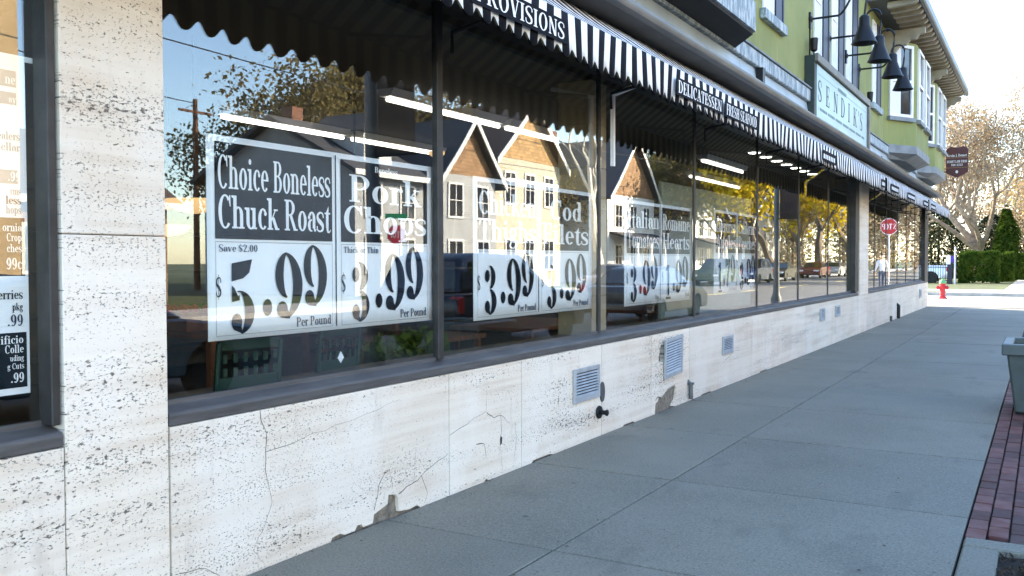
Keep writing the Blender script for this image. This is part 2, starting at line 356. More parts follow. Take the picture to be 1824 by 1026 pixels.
def glyphs():
    G = GL
    G['A'] = (.72, g_diag(.10, 0, .36, 1, .06)+g_diag(.60, 0, .34, 1, SW)+g_rect(.18, .33, .5, .33+TW)+g_ser(.10, 0, .24)+g_ser(.60, 0, .3))
    G['B'] = (.66, g_stem(.16, 0, 1)+g_bowl(.34, .27, .28, .27, -90, 90)+g_bowl(.34, .76, .25, .24, -90, 90)+g_rect(.16, 0, .34, TW)+g_rect(.16, 1-TW, .34, 1)+g_rect(.16, .5, .34, .5+TW))
    G['C'] = (.68, g_bowl(.37, .5, .34, .52, 45, 315)+[[(.57, 1.0), (.63, 1.0), (.64, .66), (.60, .66), (.54, .86)]])
    G['D'] = (.74, g_stem(.16, 0, 1)+g_bowl(.30, .5, .40, .5, -90, 90)+g_rect(.16, 0, .3, TW)+g_rect(.16, 1-TW, .3, 1))
    G['E'] = (.62, g_stem(.16, 0, 1)+g_rect(.16, 0, .54, TW)+g_rect(.16, 1-TW, .52, 1)+g_rect(.16, .48, .42, .48+TW)+[[(.5, .28), (.56, .28), (.56, 0), (.46, 0)], [(.49, .76), (.53, .76), (.53, 1), (.44, 1)], [(.39, .36), (.43, .36), (.43, .66), (.39, .66)]])
    G['F'] = (.58, g_stem(.16, 0, 1)+g_rect(.16, 1-TW, .52, 1)+g_rect(.16, .48, .42, .48+TW)+[[(.48, .74), (.53, .74), (.53, 1), (.42, 1)], [(.39, .36), (.43, .36), (.43, .66), (.39, .66)]])
    G['H'] = (.78, g_stem(.16, 0, 1)+g_stem(.62, 0, 1)+g_rect(.16, .49, .62, .49+TW))
    G['I'] = (.36, g_stem(.18, 0, 1)); G['J'] = (.46, g_stem(.30, .15, 1, False)+g_path([(.30, .2), (.27, .03), (.14, -.02), (.06, .08)], [SW, .12, .08, .1]))
    G['K'] = (.74, g_stem(.16, 0, 1)+g_diag(.22, .42, .60, 1, .07)+g_diag(.62, 0, .34, .58, SW)+g_ser(.6, 1, .26, True)+g_ser(.63, 0, .3))
    G['L'] = (.60, g_stem(.16, 0, 1)+g_rect(.16, 0, .54, TW)+[[(.49, .3), (.55, .3), (.55, 0), (.44, 0)]])
    G['M'] = (.94, g_stem(.12, 0, 1, w=.07)+g_stem(.80, 0, 1)+g_diag(.46, 0, .14, 1, SW)+g_diag(.46, 0, .78, 1, .06))
    G['N'] = (.78, g_stem(.14, 0, 1, w=.07)+g_stem(.64, 0, 1, False, w=.07)+g_diag(.60, 0, .16, 1, SW))
    G['O'] = (.76, g_bowl(.38, .5, .35, .52))
    G['P'] = (.66, g_stem(.16, 0, 1)+g_bowl(.32, .72, .30, .28, -90, 90)+g_rect(.16, .44, .32, .44+TW)+g_rect(.16, 1-TW, .32, 1))
    G['R'] = (.74, g_stem(.16, 0, 1)+g_bowl(.32, .74, .28, .26, -90, 90)+g_rect(.16, .48, .34, .48+TW)+g_rect(.16, 1-TW, .32, 1)+g_diag(.62, 0, .36, .50, SW)+g_ser(.64, 0, .24))
    G['S'] = (.58, s_curve(.56, 1.0)); G['T'] = (.66, g_stem(.33, 0, 1, True, False)+g_rect(.04, 1-TW, .62, 1)+[[(.03, .72), (.07, .72), (.14, 1), (.03, 1)], [(.59, .72), (.63, .72), (.63, 1), (.52, 1)]])
    G['V'] = (.70, g_diag(.36, 0, .12, 1, SW)+g_diag(.36, 0, .60, 1, .06)+g_ser(.12, 1, .3, True)+g_ser(.6, 1, .22, True))
    G['W'] = (1.0, g_diag(.30, 0, .12, 1, SW)+g_diag(.32, 0, .5, 1, .06)+g_diag(.68, 0, .5, 1, SW)+g_diag(.70, 0, .88, 1, .06)+g_ser(.12, 1, .28, True)+g_ser(.88, 1, .2, True))
    o = g_bowl(.28, XH/2, .26, XH/2+.01)
    G['o'] = (.56, o); G['c'] = (.50, g_bowl(.28, XH/2, .26, XH/2+.01, 50, 315)+g_disc(.42, XH*.76, .075))
    G['e'] = (.54, g_bowl(.28, XH/2, .26, XH/2+.01, 0, 318)+g_rect(.06, XH/2, .52, XH/2+.05))
    G['a'] = (.54, g_rect(.33, .1, .33+SW, .45)+g_bowl(.27, .44, .225, .225, 0, 150)+g_disc(.11, .47, .075)+g_bowl(.24, .2, .22, .21, 70, 290)+g_path([(.41, .14), (.46, .02), (.55, .08)], [.1, .07, .04]))
    G['b'] = (.60, g_stem(.15, 0, 1.0, False, 'h')+g_bowl(.33, XH/2, .24, XH/2+.01, -150, 150)); G['d'] = (.60, g_stem(.45, 0, 1.0, False, 'h')+g_bowl(.27, XH/2, .24, XH/2+.01, 30, 330)+g_ser(.5, 0, .2))
    G['p'] = (.60, g_stem(.15, -.28, XH, True, 'h')+g_bowl(.33, XH/2, .24, XH/2+.01, -150, 150))
    G['g'] = (.54, g_bowl(.25, .45, .22, .22)+g_path([(.42, .62), (.5, .68), (.54, .63)], [.05, .06, .09])+g_path([(.14, .27), (.08, .15), (.2, .07), (.42, .03), (.46, -.12), (.25, -.26), (.06, -.16), (.14, .02)], [.05, .08, .13, .12, .1, .07, .09, .05]))
    G['f'] = (.38, g_stem(.17, 0, .8, True, False)+g_path([(.17, .75), (.2, .95), (.32, 1.02), (.42, .95)], [SW, .12, .06, .1])+g_rect(.02, XH-TW, .36, XH))
    G['h'] = (.64, g_stem(.15, 0, 1.0, True, 'h')+arch(.15, .48)); G['n'] = (.64, g_stem(.15, 0, XH, True, 'h')+arch(.15, .48))
    G['m'] = (.96, g_stem(.15, 0, XH, True, 'h')+arch(.15, .48)+arch(.48, .81)); G['r'] = (.44, g_stem(.15, 0, XH, True, 'h')+g_path([(.2, .45), (.28, .62), (.38, .62)], [.04, .06, .07])+g_disc(.38, .57, .075))
    G['u'] = (.64, g_stem(.15, .2, XH, False, 'h')+g_bowl(.31, .2, .24, .215, 180, 320)+g_stem(.47, 0, XH, False, 'h')+g_ser(.52, 0, .2))
    G['i'] = (.32, g_stem(.16, 0, XH, True, 'h')+g_disc(.15, .88, .09)); G['l'] = (.32, g_stem(.16, 0, 1.0, True, 'h'))
    G['k'] = (.62, g_stem(.15, 0, 1.0, True, 'h')+g_diag(.2, .27, .46, XH, .06)+g_diag(.52, 0, .3, .40, SW)+g_ser(.46, XH, .22, True)+g_ser(.53, 0, .24))
    G['s'] = (.46, s_curve(.45, XH)); G['t'] = (.40, g_rect(.11, .15, .11+SW, XH)+[[(.11, XH), (.11+SW, XH), (.11+SW, .88)]]+g_rect(.02, XH-TW, .38, XH)+g_path([(.19, .2), (.22, .03), (.33, 0), (.4, .08)], [SW, .11, .06, .04]))
    G['v'] = (.56, g_diag(.29, 0, .1, XH, SW)+g_diag(.29, 0, .47, XH, .055)+g_ser(.1, XH, .26, True)+g_ser(.47, XH, .18, True))
    G['y'] = (.56, G['v'][1]+g_path([(.29, 0), (.22, -.2), (.08, -.24)], [.06, .06, .1]))
    G['0'] = (.58, g_bowl(.29, .5, .26, .51)); G['1'] = (.42, g_stem(.22, 0, 1, True, 'h')); G['.'] = (.26, g_disc(.13, .09, .09)); G["'"] = (.2, [[(.05, 1), (.17, 1), (.12, .7), (.08, .7)]])
    G['2'] = (.56, g_path([(.1, .74), (.14, .93), (.3, 1.0), (.46, .84), (.4, .56), (.1, .06)], [.11, .08, .07, .15, .14, .07])+g_rect(.07, 0, .52, .12))
    G['3'] = (.54, g_bowl(.24, .75, .25, .25, -90, 150)+g_bowl(.24, .27, .27, .28, -150, 90)+g_disc(.1, .8, .08)+g_disc(.1, .18, .08))
    G['5'] = (.54, g_bowl(.24, .31, .27, .32, -150, 115)+g_rect(.1, .5, .15, 1)+g_rect(.1, .88, .46, 1)+g_disc(.09, .16, .08))
    G['9'] = (.56, g_bowl(.28, .66, .25, .35)+g_path([(.46, .6), (.42, .25), (.28, .02), (.1, .1)], [SW, .14, .08, .12]))
    G['$'] = (.58, s_curve(.52, .92, .04)+g_rect(.245, -.08, .285, 1.08)); G['-'] = (.36, g_rect(.06, .36, .3, .46)); G['?'] = (.46, g_path([(.08, .76), (.14, .96), (.32, .96), (.38, .74), (.22, .5), (.2, .3)], [.1, .07, .1, .15, .12, .05])+g_disc(.21, .09, .09)); G['c|'] = (.5, G['c'][1]+g_rect(.26, -.1, .30, .76)); G['J.'] = G['J']
    G[' '] = (.28, [])
glyphs()
def text_polys(s, w, h, track=.03):
    """polygons of the string, scaled to width w and cap height h, origin bottom-left"""
    out = []; x = 0
    for ch in s:
        if ch not in GL: ch = ' '
        adv, ps = GL[ch]; out += [[(px+x, py) for px, py in p] for p in ps]; x += adv+track
    k = w/max(x-track, .01); return [[(px*k, py*h) for px, py in p] for p in out]
# stencilled price figures, unit box
def sten(d):
    big = lambda *a, **k: g_bowl(*a, n=36, **k)
    if d == '9': return big(.46, .66, .46, .36, a0=100, a1=262, t=.30, th=.02)+big(.30, .5, .70, .52, a0=-78, a1=82, t=.36, th=.02)+g_disc(.24, .13, .20, .13)+[[(.24, 0), (.52, -.02), (.52, .06), (.34, .18)]]
    if d == '3': return g_disc(.22, .80, .19, .13)+big(.36, .77, .50, .25, a0=-75, a1=85, t=.34, th=.02)+big(.32, .26, .62, .28, a0=-82, a1=72, t=.38, th=.02)+g_disc(.22, .16, .20, .13)+[[(.2, .04), (.42, -.02), (.42, .06), (.3, .14)]]
    if d == '5': return [[(.06, 1), (.86, 1.06), (.74, .86), (.5, .78), (.06, .74)], [(.06, .68), (.16, .64), (.36, .46), (.36, .54), (.06, .44)]]+big(.34, .28, .60, .32, a0=-82, a1=98, t=.38, th=.02)+g_disc(.24, .14, .21, .13)+[[(.2, .02), (.44, -.03), (.44, .05), (.3, .14)]]
    if d == '7': return [[(.02, 1.0), (.5, .98), (.5, .78), (.16, .72), (.02, .62)], [(.56, .98), (.95, 1.0), (.62, .42), (.50, 0), (.22, .02), (.36, .46), (.62, .78)]]
    if d == '1': return [[(.12, .86), (.4, 1.02), (.68, 1.02), (.68, .08), (.40, .08), (.40, .84)], [(.12, .05), (.94, .05), (.94, -.02), (.12, -.02)]]
    if d == '.': return g_disc(.5, .5, .5)
    return []
def inkmesh(name, polys, plane, org, mats, parent, eps=.00012):
    """plane 'x': u->+y, v->+z, seen from +x; 'y': u->+x, v->+z, seen from -y"""
    mb = MB()
    for i, p in enumerate(polys):
        e = eps*(i % 9)
        if plane == 'x': v = [(org[0]+e, org[1]+a, org[2]+b) for a, b in p]
        else: v = [(org[0]+a, org[1]-e, org[2]+b) for a, b in p]
        mb.add(v, [tuple(range(len(v)))])
    me = bpy.data.meshes.new(name); me.from_pydata(mb.v, [], mb.f); me.materials.append(M(mats) if isinstance(mats, str) else mats); me.update()
    o = link(name, me, parent); o.location = -root_off(parent) if parent else (0, 0, 0); return o

# ================================================================== the setting
YE = 31.2                                   # far end of the shop
struct('ground', MB().add([(-400, -300, -.16), (500, -300, -.16), (500, 900, -.16), (-400, 900, -.16)], [(0, 1, 2, 3)]), 'ground')
struct('road', MB().add([(4.45, -80, -.13), (15.6, -80, -.13), (15.6, 500, -.13), (4.45, 500, -.13)], [(0, 1, 2, 3)]), 'asphalt')
struct('cross_street', MB().add([(-120, 38.3, -.13), (4.45, 38.3, -.13), (4.45, 44.2, -.13), (-120, 44.2, -.13)], [(0, 1, 2, 3)]), 'concrete_light')
mk = MB()
for k in range(30): mk.box(9.98, 10.12, -20+k*6, -17+k*6, -.129, -.125)
struct('road_marking', mk, mat('road_paint', (.55, .45, .12), .7, var=.2))
# footpath: bedding plus slabs, each slab its own piece
pav = struct('pavement', MB().box(.0, 2.815, -8, 31.3, -.12, -.032).box(2.815, 4.3, 12, 31.3, -.12, -.02), 'joint_dark')
ys = [-8+1.68*i for i in range(-1, 25)]
ys = [3.97-1.68*7+1.68*i for i in range(24)]
rr = random.Random(3)
for y0, y1 in zip(ys[:-1], ys[1:]):
    if y0 < -4 or y0 > 31: continue
    y1 = min(y1, 31.3)
    for x0, x1, sk in ((.003, 1.0515, 0), (1.063, 2.814, 0)):
        if x0 > 1 and rr.random() < .0: continue
        z = -rr.random()*.004
        part('concrete_slab', MB().box(x0, x1, y0+.008, y1-.008, -.07, z), 'pavement_concrete', pav, bevel=.004)
# corner plaza, far pavement and lawns
struct('corner_pavement', MB().box(-12, 4.3, 31.3, 38.12, -.15, -.004), 'concrete_light')
kb = MB().box(-12, 4.3, 38.12, 38.3, -.15, 0).box(4.3, 4.45, -30, 38.3, -.15, 0)
struct('kerb', kb, 'kerb', bevel=.012)
struct('far_kerb', MB().box(-60, 4.3, 44.2, 44.38, -.15, .02).box(15.6, 15.78, -60, 300, -.15, .02), 'kerb', bevel=.012)
struct('verge', MB().box(-60, -.6, 44.38, 46.2, -.15, .015), 'lawn')
struct('far_pavement', MB().box(-60, 4.3, 46.2, 49.5, -.15, .012).box(-.6, 4.3, 44.38, 46.2, -.15, .012).box(1.5, 3.6, 49.5, 260, -.15, .016), 'concrete_light')
struct('far_lawn', MB().box(-60, 1.5, 49.5, 200, -.15, .02).box(3.6, 4.3, 49.5, 200, -.15, .02), 'lawn')
struct('opposite_pavement', MB().box(15.78, 19., -60, 300, -.15, .0), 'concrete_light')
struct('opposite_lawn', MB().box(19., 60, -60, 300, -.15, -.01), 'lawn')
# brick strip along the kerb
bs = struct('brick_strip', MB().box(2.822, 4.29, 5.24, 12, -.12, -.03), 'joint_dark')
bme = MB().box(-.047, .047, -.097, .097, -.05, 0).mesh('brick', 'brick_red', bevel=.004)
rest = MB(); nb = 0
for i in range(34):
    for j in range(14):
        x = 2.872+j*.103; y = 5.345+i*.203+(.1 if j % 2 else 0)
        dz = -.004+rr.uniform(-.004, .003)
        if j < 9 and nb < 300:
            o = link('brick', bme, bs); o.location = (x, y, dz); o.rotation_euler = (rr.uniform(-.01, .01), rr.uniform(-.02, .02), rr.uniform(-.015, .015)); nb += 1
        elif y < 11.9: rest.box(x-.047, x+.047, y-.097, y+.097, -.05, dz)
tag(part('brick', rest, 'brick_red', bs), kind='stuff')
# planting bed in front with a concrete edge
struct('bed_edging', MB().box(2.826, 2.99, -8, 5.08, -.12, .0).box(2.826, 4.29, 5.08, 5.235, -.12, .004), 'pavement_concrete', bevel=.01)
sb = MB()
N = 60
for i in range(N+1):
    for j in range(12):
        x = 2.99+1.3*j/11; y = -3+8.08*i/N
        sb.v.append((x, y, -.03+.03*noise.noise(Vector((x*7, y*7, 1)))))
for i in range(N):
    for j in range(11):
        a = i*12+j; sb.f.append((a, a+1, a+13, a+12)); sb.mi.append(0)
tag(part('soil', sb, 'soil', None, smooth=True), kind='structure')
mulch = MB()
for k in range(1500):
    x = rr.uniform(3.0, 3.7); y = rr.uniform(3., 5.06); a = rr.random()*6.3; l = rr.uniform(.008, .03)
    mulch.tube([(x, y, -.02+rr.random()*.015), (x+l*math.cos(a), y+l*math.sin(a), -.012+rr.random()*.02)], .004, 3)
tag(part('bark_mulch', mulch, mat('mulch', (.05, .032, .02), .95, var=.6, vscale=30)), 'dark bark mulch scattered over the planting bed', 'mulch', kind='stuff')

# ================================================================== the shop
shop = thing('corner_shop', 'long green stucco corner shop with travertine base and row of display windows', 'building', (-5, 15, 0))
P = lambda n, mb, m, **k: part(n, mb, m, shop, **k)
# carcass: backing walls, flank, roof
P('backing_wall', MB().box(-.30, -.055, -4, YE-.02, 0, .74), 'mortar')
P('rear_wall', MB().box(-10.2, -10., -4, YE, 0, 6.6), 'green_stucco')
P('side_wall', MB().box(-10., -.32, YE-.22, YE, 0, 6.6), 'green_stucco'); P('side_wall', MB().box(-10., -.32, -4.2, -4., 0, 6.6), 'green_stucco')
P('upper_wall', MB().box(-.30, .05, -4.2, YE, 4.0, 6.6), 'green_stucco')
P('header', MB().box(-.30, .02, -4, YE-.01, 3.05, 3.40), 'dark_bronze')
P('flat_roof', MB().box(-10.3, .05, -4.2, YE, 6.6, 6.75), 'roof_dark')
# travertine panels with chipped lower edges
def panel(y0, y1, low=None, key=None, z1=.752, dx=0.):
    low = low or []
    if key: up = [(y1, z1), (key[0]+.003, z1), (key[0]+.003, key[1][0][1])]+key[1][1:-1]+[(key[0]-.001, key[1][-1][1]), (key[0]-.001, z1), (y0, z1)]
    else: up = [(y1, z1), (y0, z1)]
    pts = [(y0, -.03)]+[(a, b if b > .0045 else -.03) for a, b in low]+[(y1, -.03)]+up
    return P('travertine_panel', MB().prism(pts, 'x', -.05, dx), 'travertine')
def crack(pts, wd=.003, par=None):
    q = []
    for a, b in zip(pts[:-1], pts[1:]):
        for t in (0, .34, .67):
            q.append((a[0]+(b[0]-a[0])*t+(rr.uniform(-.008, .008) if t else 0), a[1]+(b[1]-a[1])*t+(rr.uniform(-.008, .008) if t else 0)))
    q.append(pts[-1]); ws = [wd*(1-.7*i/len(q))*rr.uniform(.6, 1.3) for i in range(len(q))]
    return inkmesh('crack', g_path(q, ws, 2), 'x', (.0012, 0, 0), 'crack_dark', par, .00001)
J = .004
panel(-1.5, .4); pl0 = panel(.4+J, 2.045)
pil = P('pilaster', MB().box(-.1, .0, 2.053, 2.517, .004, 1.555), 'travertine', bevel=.004)
P('pilaster', MB().box(-.1, .0, 2.053, 2.517, 1.559, 3.30), 'travertine', bevel=.004)
p1 = panel(2.525, 4.588, [(3.50, .004), (3.52, .016), (3.58, .022), (3.62, .006), (3.70, .006), (3.72, .03), (3.755, .028), (3.77, .008), (3.85, .01), (3.86, .055), (3.98, .085), (3.99, .135), (4.05, .125), (4.075, .10), (4.08, .02), (4.18, .008), (4.26, .014), (4.32, .004)])
p2 = panel(4.596, 5.486, [(4.96, .004), (5.02, .010), (5.1, .004)])
p3 = panel(5.494, 6.826, [(5.6, .004), (5.66, .009), (5.9, .01), (6.1, .004)]); p4 = panel(6.834, 7.926, [(7.2, .004), (7.3, .010), (7.5, .008), (7.6, .004)])
p5 = panel(7.934, 8.976, [(8.02, .004), (8.04, .09), (8.10, .11), (8.13, .15), (8.2, .13), (8.38, .19), (8.55, .21), (8.6, .17), (8.56, .06), (8.50, .04), (8.48, .01), (8.7, .004), (8.90, .004)],
           key=(8.21, [(8.21, .68), (8.24, .66), (8.27, .48), (8.11, .475), (8.16, .62), (8.21, .68)]))
prev = 8.984
for e in (11.32, 14.30, 16.6, 18.88, 19.86, 23.5, 27.3, YE-.02):
    panel(prev, e-J, [(prev+.3, .004), (prev+.4, .010), (prev+.7, .008), (prev+.8, .004)] if e < 15 else None); prev = e+J
P('footing', MB().box(-.054, -.02, -1.5, YE-.03, -.1, .045), 'mortar'); P('exposed_mortar', MB().box(-.054, -.0185, 8.05, 8.62, .005, .2), 'mortar'); P('exposed_mortar', MB().box(-.054, -.0215, 3.86, 4.09, .005, .15), 'mortar')
P('cavity_shade', MB().box(-.054, -.046, 8.08, 8.30, .45, .72), 'hole_dark')  # near-black plate behind the broken stone, the hole's inner shade painted on
crack([(3.03, .75), (3.07, .62), (3.06, .46), (3.10, .3), (3.04, .18), (2.98, .1), (3.05, .02)], .003, p1)
crack([(3.07, .55), (3.3, .57), (3.55, .60), (3.9, .63), (4.1, .66)], .0022, p1); crack([(2.56, .12), (2.70, .1), (2.8, .02)], .003, p1)
crack([(3.86, .08), (3.9, .2), (3.96, .27), (4.0, .28), (4.02, .16)], .005, p1); crack([(4.08, .12), (4.2, .15), (4.28, .17), (4.45, .23), (4.58, .26)], .005, p1)
crack([(4.22, .16), (4.24, .3), (4.25, .36)], .002, p1); crack([(4.30, .18), (4.36, .06), (4.33, .01)], .004, p1)
crack([(4.6, .37), (4.8, .41), (5.02, .46), (5.03, .62)], .003, p2); crack([(5.03, .45), (5.12, .40), (5.22, .40), (5.33, .33)], .005, p2)
crack([(5.2, .41), (5.22, .3), (5.2, .18), (5.23, .02)], .003, p2); crack([(4.9, .26), (5.0, .24), (5.02, .15)], .006, p2); crack([(5.4, .33), (5.41, .18), (5.38, .02)], .003, p2)
part('chip', MB().prism([(5.20, .20), (5.222, .21), (5.226, .25), (5.205, .265), (5.196, .24)], 'x', .0004, .0015), 'crack_dark', p2)
crack([(8.04, .12), (8.1, .15), (8.2, .14), (8.4, .2), (8.6, .22)], .008, p5); crack([(8.1, .475), (8.02, .47), (7.94, .46)], .003, p5); crack([(8.25, .32), (8.26, .25)], .004, p5); crack([(8.8, .54), (8.9, .56), (8.97, .56)], .004, p5)
crack([(8.975, .2), (9.1, .12), (9.3, .05)], .004, shop); crack([(10.2, .3), (10.6, .38), (10.9, .36)], .004, shop)
crack([(2.30, .004), (2.4, .08), (2.5, .14)], .003, pil)
# pipe stubs and patched joint
P('pipe_stub', MB().lathe([(.05, .0), (.055, .008), (.05, .02), (.02, .022), (.018, .07), (.026, .072), (.026, .085), (.01, .09)], (.001, 6.76, .20), 16, 'x'), 'black_iron', smooth=True)
P('joint_plate', MB().prism([(6.83+.045*math.cos(t*.3927), .36+.085*math.sin(t*.3927)) for t in range(16)], 'x', .0, .012), 'steel_grey', bevel=.003)
P('pipe_stub', MB().tube([(.03, 8.95, .02), (.03, 8.95, .17), (-.03, 8.95, .22)], .022, 10).lathe([(.035, 0), (.035, .02)], (.03, 8.95, .17), 12), 'steel_grey', smooth=True)
P('pipe_stub', MB().tube([(.04, 24.3, .0), (.04, 24.3, .32), (-.02, 24.3, .36)], .04, 10), 'black_iron', smooth=True)
P('pipe_stub', MB().tube([(.03, 23.1, .0), (.03, 23.1, .12)], .03, 10), 'steel_grey', smooth=True)
# sills, mullions, panes
MUL = [(-4, -1.2), (-1.2, 2.045), (2.53, 4.60), (4.60, 6.95), (6.95, 9.36), (9.36, 11.82), (11.82, 14.12), (14.12, 16.32), (16.32, 18.53), (19.89, 21.28), (21.28, 22.96), (22.96, 24.89), (24.89, 26.55), (26.55, 28.43), (28.43, 30.27)]
P('pilaster', MB().box(-.1, .02, 18.86, 19.86, .754, 3.05), 'travertine', bevel=.004)
P('pilaster', MB().box(-.1, .0, 30.30, YE-.02, .754, 3.05), 'dark_bronze')
def sill(y0, y1):
    P('sill', MB().prism([(-.11, .756), (-.003, .756), (-.003, .80), (-.012, .812), (-.08, .832), (-.08, .855), (-.11, .855)], 'y', y0, y1), 'sill_metal', bevel=.003)
    P('inner_ledge', MB().box(-.55, -.112, y0, y1, .74, .80), 'ledge_brown')
for a, b in ((-4, 2.045), (2.525, 18.85), (19.87, 30.29)): sill(a, b)
GX = -.088
for a, b in MUL:
    P('window_pane', MB().box(GX, GX+.006, a+.0, b-.0, .85, 3.04), GLASS)
for ya in (2.0, 4.60, 6.95, 9.36, 11.82, 14.12, 16.32, 21.28, 22.96, 24.89, 26.55, 28.43):
    wd = .044 if 2.5 < ya else .085
    if ya == 2.0: P('mullion', MB().box(-.10, -.012, 2.01, 2.044, .838, 3.05), 'dark_bronze', bevel=.004); continue
    if ya == 4.6: P('mullion', MB().box(-.105, -.06, ya-.03, ya+.03, .838, 3.05), 'dark_bronze', bevel=.004); continue
    P('mullion', MB().box(-.10, -.074, ya-wd/2, ya+wd/2, .838, 3.05), 'dark_bronze', bevel=.003)
for ya, yb in ((2.521, 2.56), (18.49, 18.852), (19.864, 19.91), (30.25, 30.298)): P('jamb', MB().box(-.10, -.07 if yb-ya < .1 else .0, ya, ya+.018 if yb-ya < .1 else yb, .838, 3.05), 'dark_bronze', bevel=.003)
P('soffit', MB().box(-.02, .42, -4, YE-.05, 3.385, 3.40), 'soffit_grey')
# cornice and gutter above the awning
P('gutter', MB().prism([(.30, 3.402), (.36, 3.37), (.42, 3.375), (.44, 3.41), (.435, 3.44), (.41, 3.45), (.40, 3.43), (.32, 3.43)], 'y', -4, YE), 'gutter_grey', smooth=True)
# siding band: boards lapping one above the other
for i in range(3):
    z0 = 3.43+i*.125
    yy = -4
    while yy < YE-.1:
        y1 = min(YE-.02, yy+3.6+(.7 if i % 2 else 0)); P('siding_board', MB().prism([(.05, z0), (.105, z0), (.085, z0+.123), (.05, z0+.123)], 'y', yy+.004, y1-.004), 'siding_blue'); yy = y1
P('ledge_band', MB().box(.0, .14, -4, YE-.01, 3.808, 3.99), 'flaking_paint', bevel=.012)
P('ledge_cap', MB().box(.0, .16, -4, YE-.01, 3.992, 4.015), 'apron_grey')
# upper windows: white sash with blind, navy shutter, sill
def upper_window(y0, ym, y1, z0, z1, sill_m='flaking_paint'):
    wdw = P('upper_window', MB().box(.051, .075, y0, y0+.05, z0, z1).box(.051, .075, ym-.05, ym, z0, z1).box(.051, .075, y0+.05, ym-.05, z1-.05, z1).box(.051, .075, y0+.05, ym-.05, z0, z0+.06).box(.051, .07, y0+.05, ym-.05, (z0+z1)/2-.02, (z0+z1)/2+.02), 'white_frame')
    part('blind', MB().box(.0505, .054, y0+.05, ym-.05, z0+.06, z1-.05), 'blind', wdw)
    part('shutter', MB().box(.051, .085, ym+.005, y1, z0, z1).box(.085, .095, ym+.01, ym+.06, z0, z1).box(.085, .095, y1-.06, y1-.005, z0, z1), 'navy_shutter', wdw)
    part('sill', MB().box(.051, .13, y0-.1, y1+.06, z0-.13, z0-.002), sill_m, wdw, bevel=.006)
for a in ((11.5, 12.02, 12.46, 4.62, 6.4), (14.42, 14.95, 15.42, 4.62, 6.4), (15.72, 16.22, 16.72, 4.62, 6.4), (16.98, 17.5, 18.05, 4.62, 6.4), (19.85, 20.3, 20.85, 4.70, 6.4)): upper_window(*a)
# bays
def bay(y0, y1, dep, run, zb, ztop, wins=True):
    out = [(.051, y0), (dep, y0+run), (dep, y1-run), (.051, y1)]
    b = P('bay_window', MB().prism(out, 'z', zb+.30, ztop), 'green_stucco')
    o2 = [(.051, y0-.03), (dep+.03, y0+run-.02), (dep+.03, y1-run+.02), (.051, y1+.03)]
    lo = [(.051, y0+.22), (dep*.62, y0+run+.12), (dep*.62, y1-run-.12), (.051, y1-.22)] if wins else o2
    mb = MB(); v = [(x, y, zb+.30) for x, y in o2]+[(x, y, zb+(.12 if wins else 0)) for x, y in o2]+[(x, y, zb) for x, y in lo]
    f = [(0, 1, 2, 3)]+[(k, k+1, 5+k, 4+k) for k in range(3)]+([(4+k, 5+k, 9+k, 8+k) for k in range(3)] if wins else [])+[(11, 10, 9, 8) if wins else (7, 6, 5, 4)]+[(0, 3, 7, 4)]
    mb.add(v, f); part('apron', mb, 'apron_grey' if wins else 'flaking_paint', b)
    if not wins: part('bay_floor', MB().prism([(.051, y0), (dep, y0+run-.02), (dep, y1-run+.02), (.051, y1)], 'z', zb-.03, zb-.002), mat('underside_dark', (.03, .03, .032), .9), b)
    if wins:
        def facew(A, B, fa, fb, z0=4.66, z1=6.28):
            A, B = Vector((*A, 0)), Vector((*B, 0)); d = (B-A).normalized(); n = Vector((d.y, -d.x, 0)); Lw = (B-A).length; ua, ub = fa*Lw, fb*Lw
            def pr(u0, u1, za, zb_, n0, n1):
                v = [A+d*u+n*q+Vector((0, 0, zz)) for zz in (za, zb_) for u, q in ((u0, n0), (u1, n0), (u1, n1), (u0, n1))]
                return v, [(0, 3, 2, 1), (4, 5, 6, 7), (0, 1, 5, 4), (1, 2, 6, 5), (2, 3, 7, 6), (3, 0, 4, 7)]
            fr = MB(); m = .07; um = (ua+ub)/2; zm = (z0+z1)/2
            for q in ((ua, ua+m, z0, z1), (ub-m, ub, z0, z1), (ua+m, ub-m, z0, z0+m), (ua+m, ub-m, z1-m, z1), (ua+m, ub-m, zm-.03, zm+.03)): fr.add(*pr(*q, .002, .05))
            wd = part('sash', fr, 'white_frame', b)
            pa = MB(); pa.add(*pr(ua+m, um, z0+m, z1-m, .003, .014)); part('blind', pa, 'blind', b)
            pb = MB(); pb.add(*pr(um, ub-m, z0+m, z1-m, .003, .014)); part('pane', pb, 'dark_glass', b)
            sl_ = MB(); sl_.add(*pr(ua-.05, ub+.05, z0-.09, z0-.002, .002, .09)); part('sill', sl_, 'apron_grey', b)
        facew(out[0], out[1], .14, .86)
        L2 = y1-y0-2*run
        facew(out[1], out[2], .06, .42); facew(out[1], out[2], .58, .94)
    return b
bay(4.2, 10.2, .48, .65, 3.87, 6.6, False)
bay(21.5, 26.0, .60, .95, 3.74, 6.35); bay(26.7, 31.15, .52, .95, 3.74, 6.35)
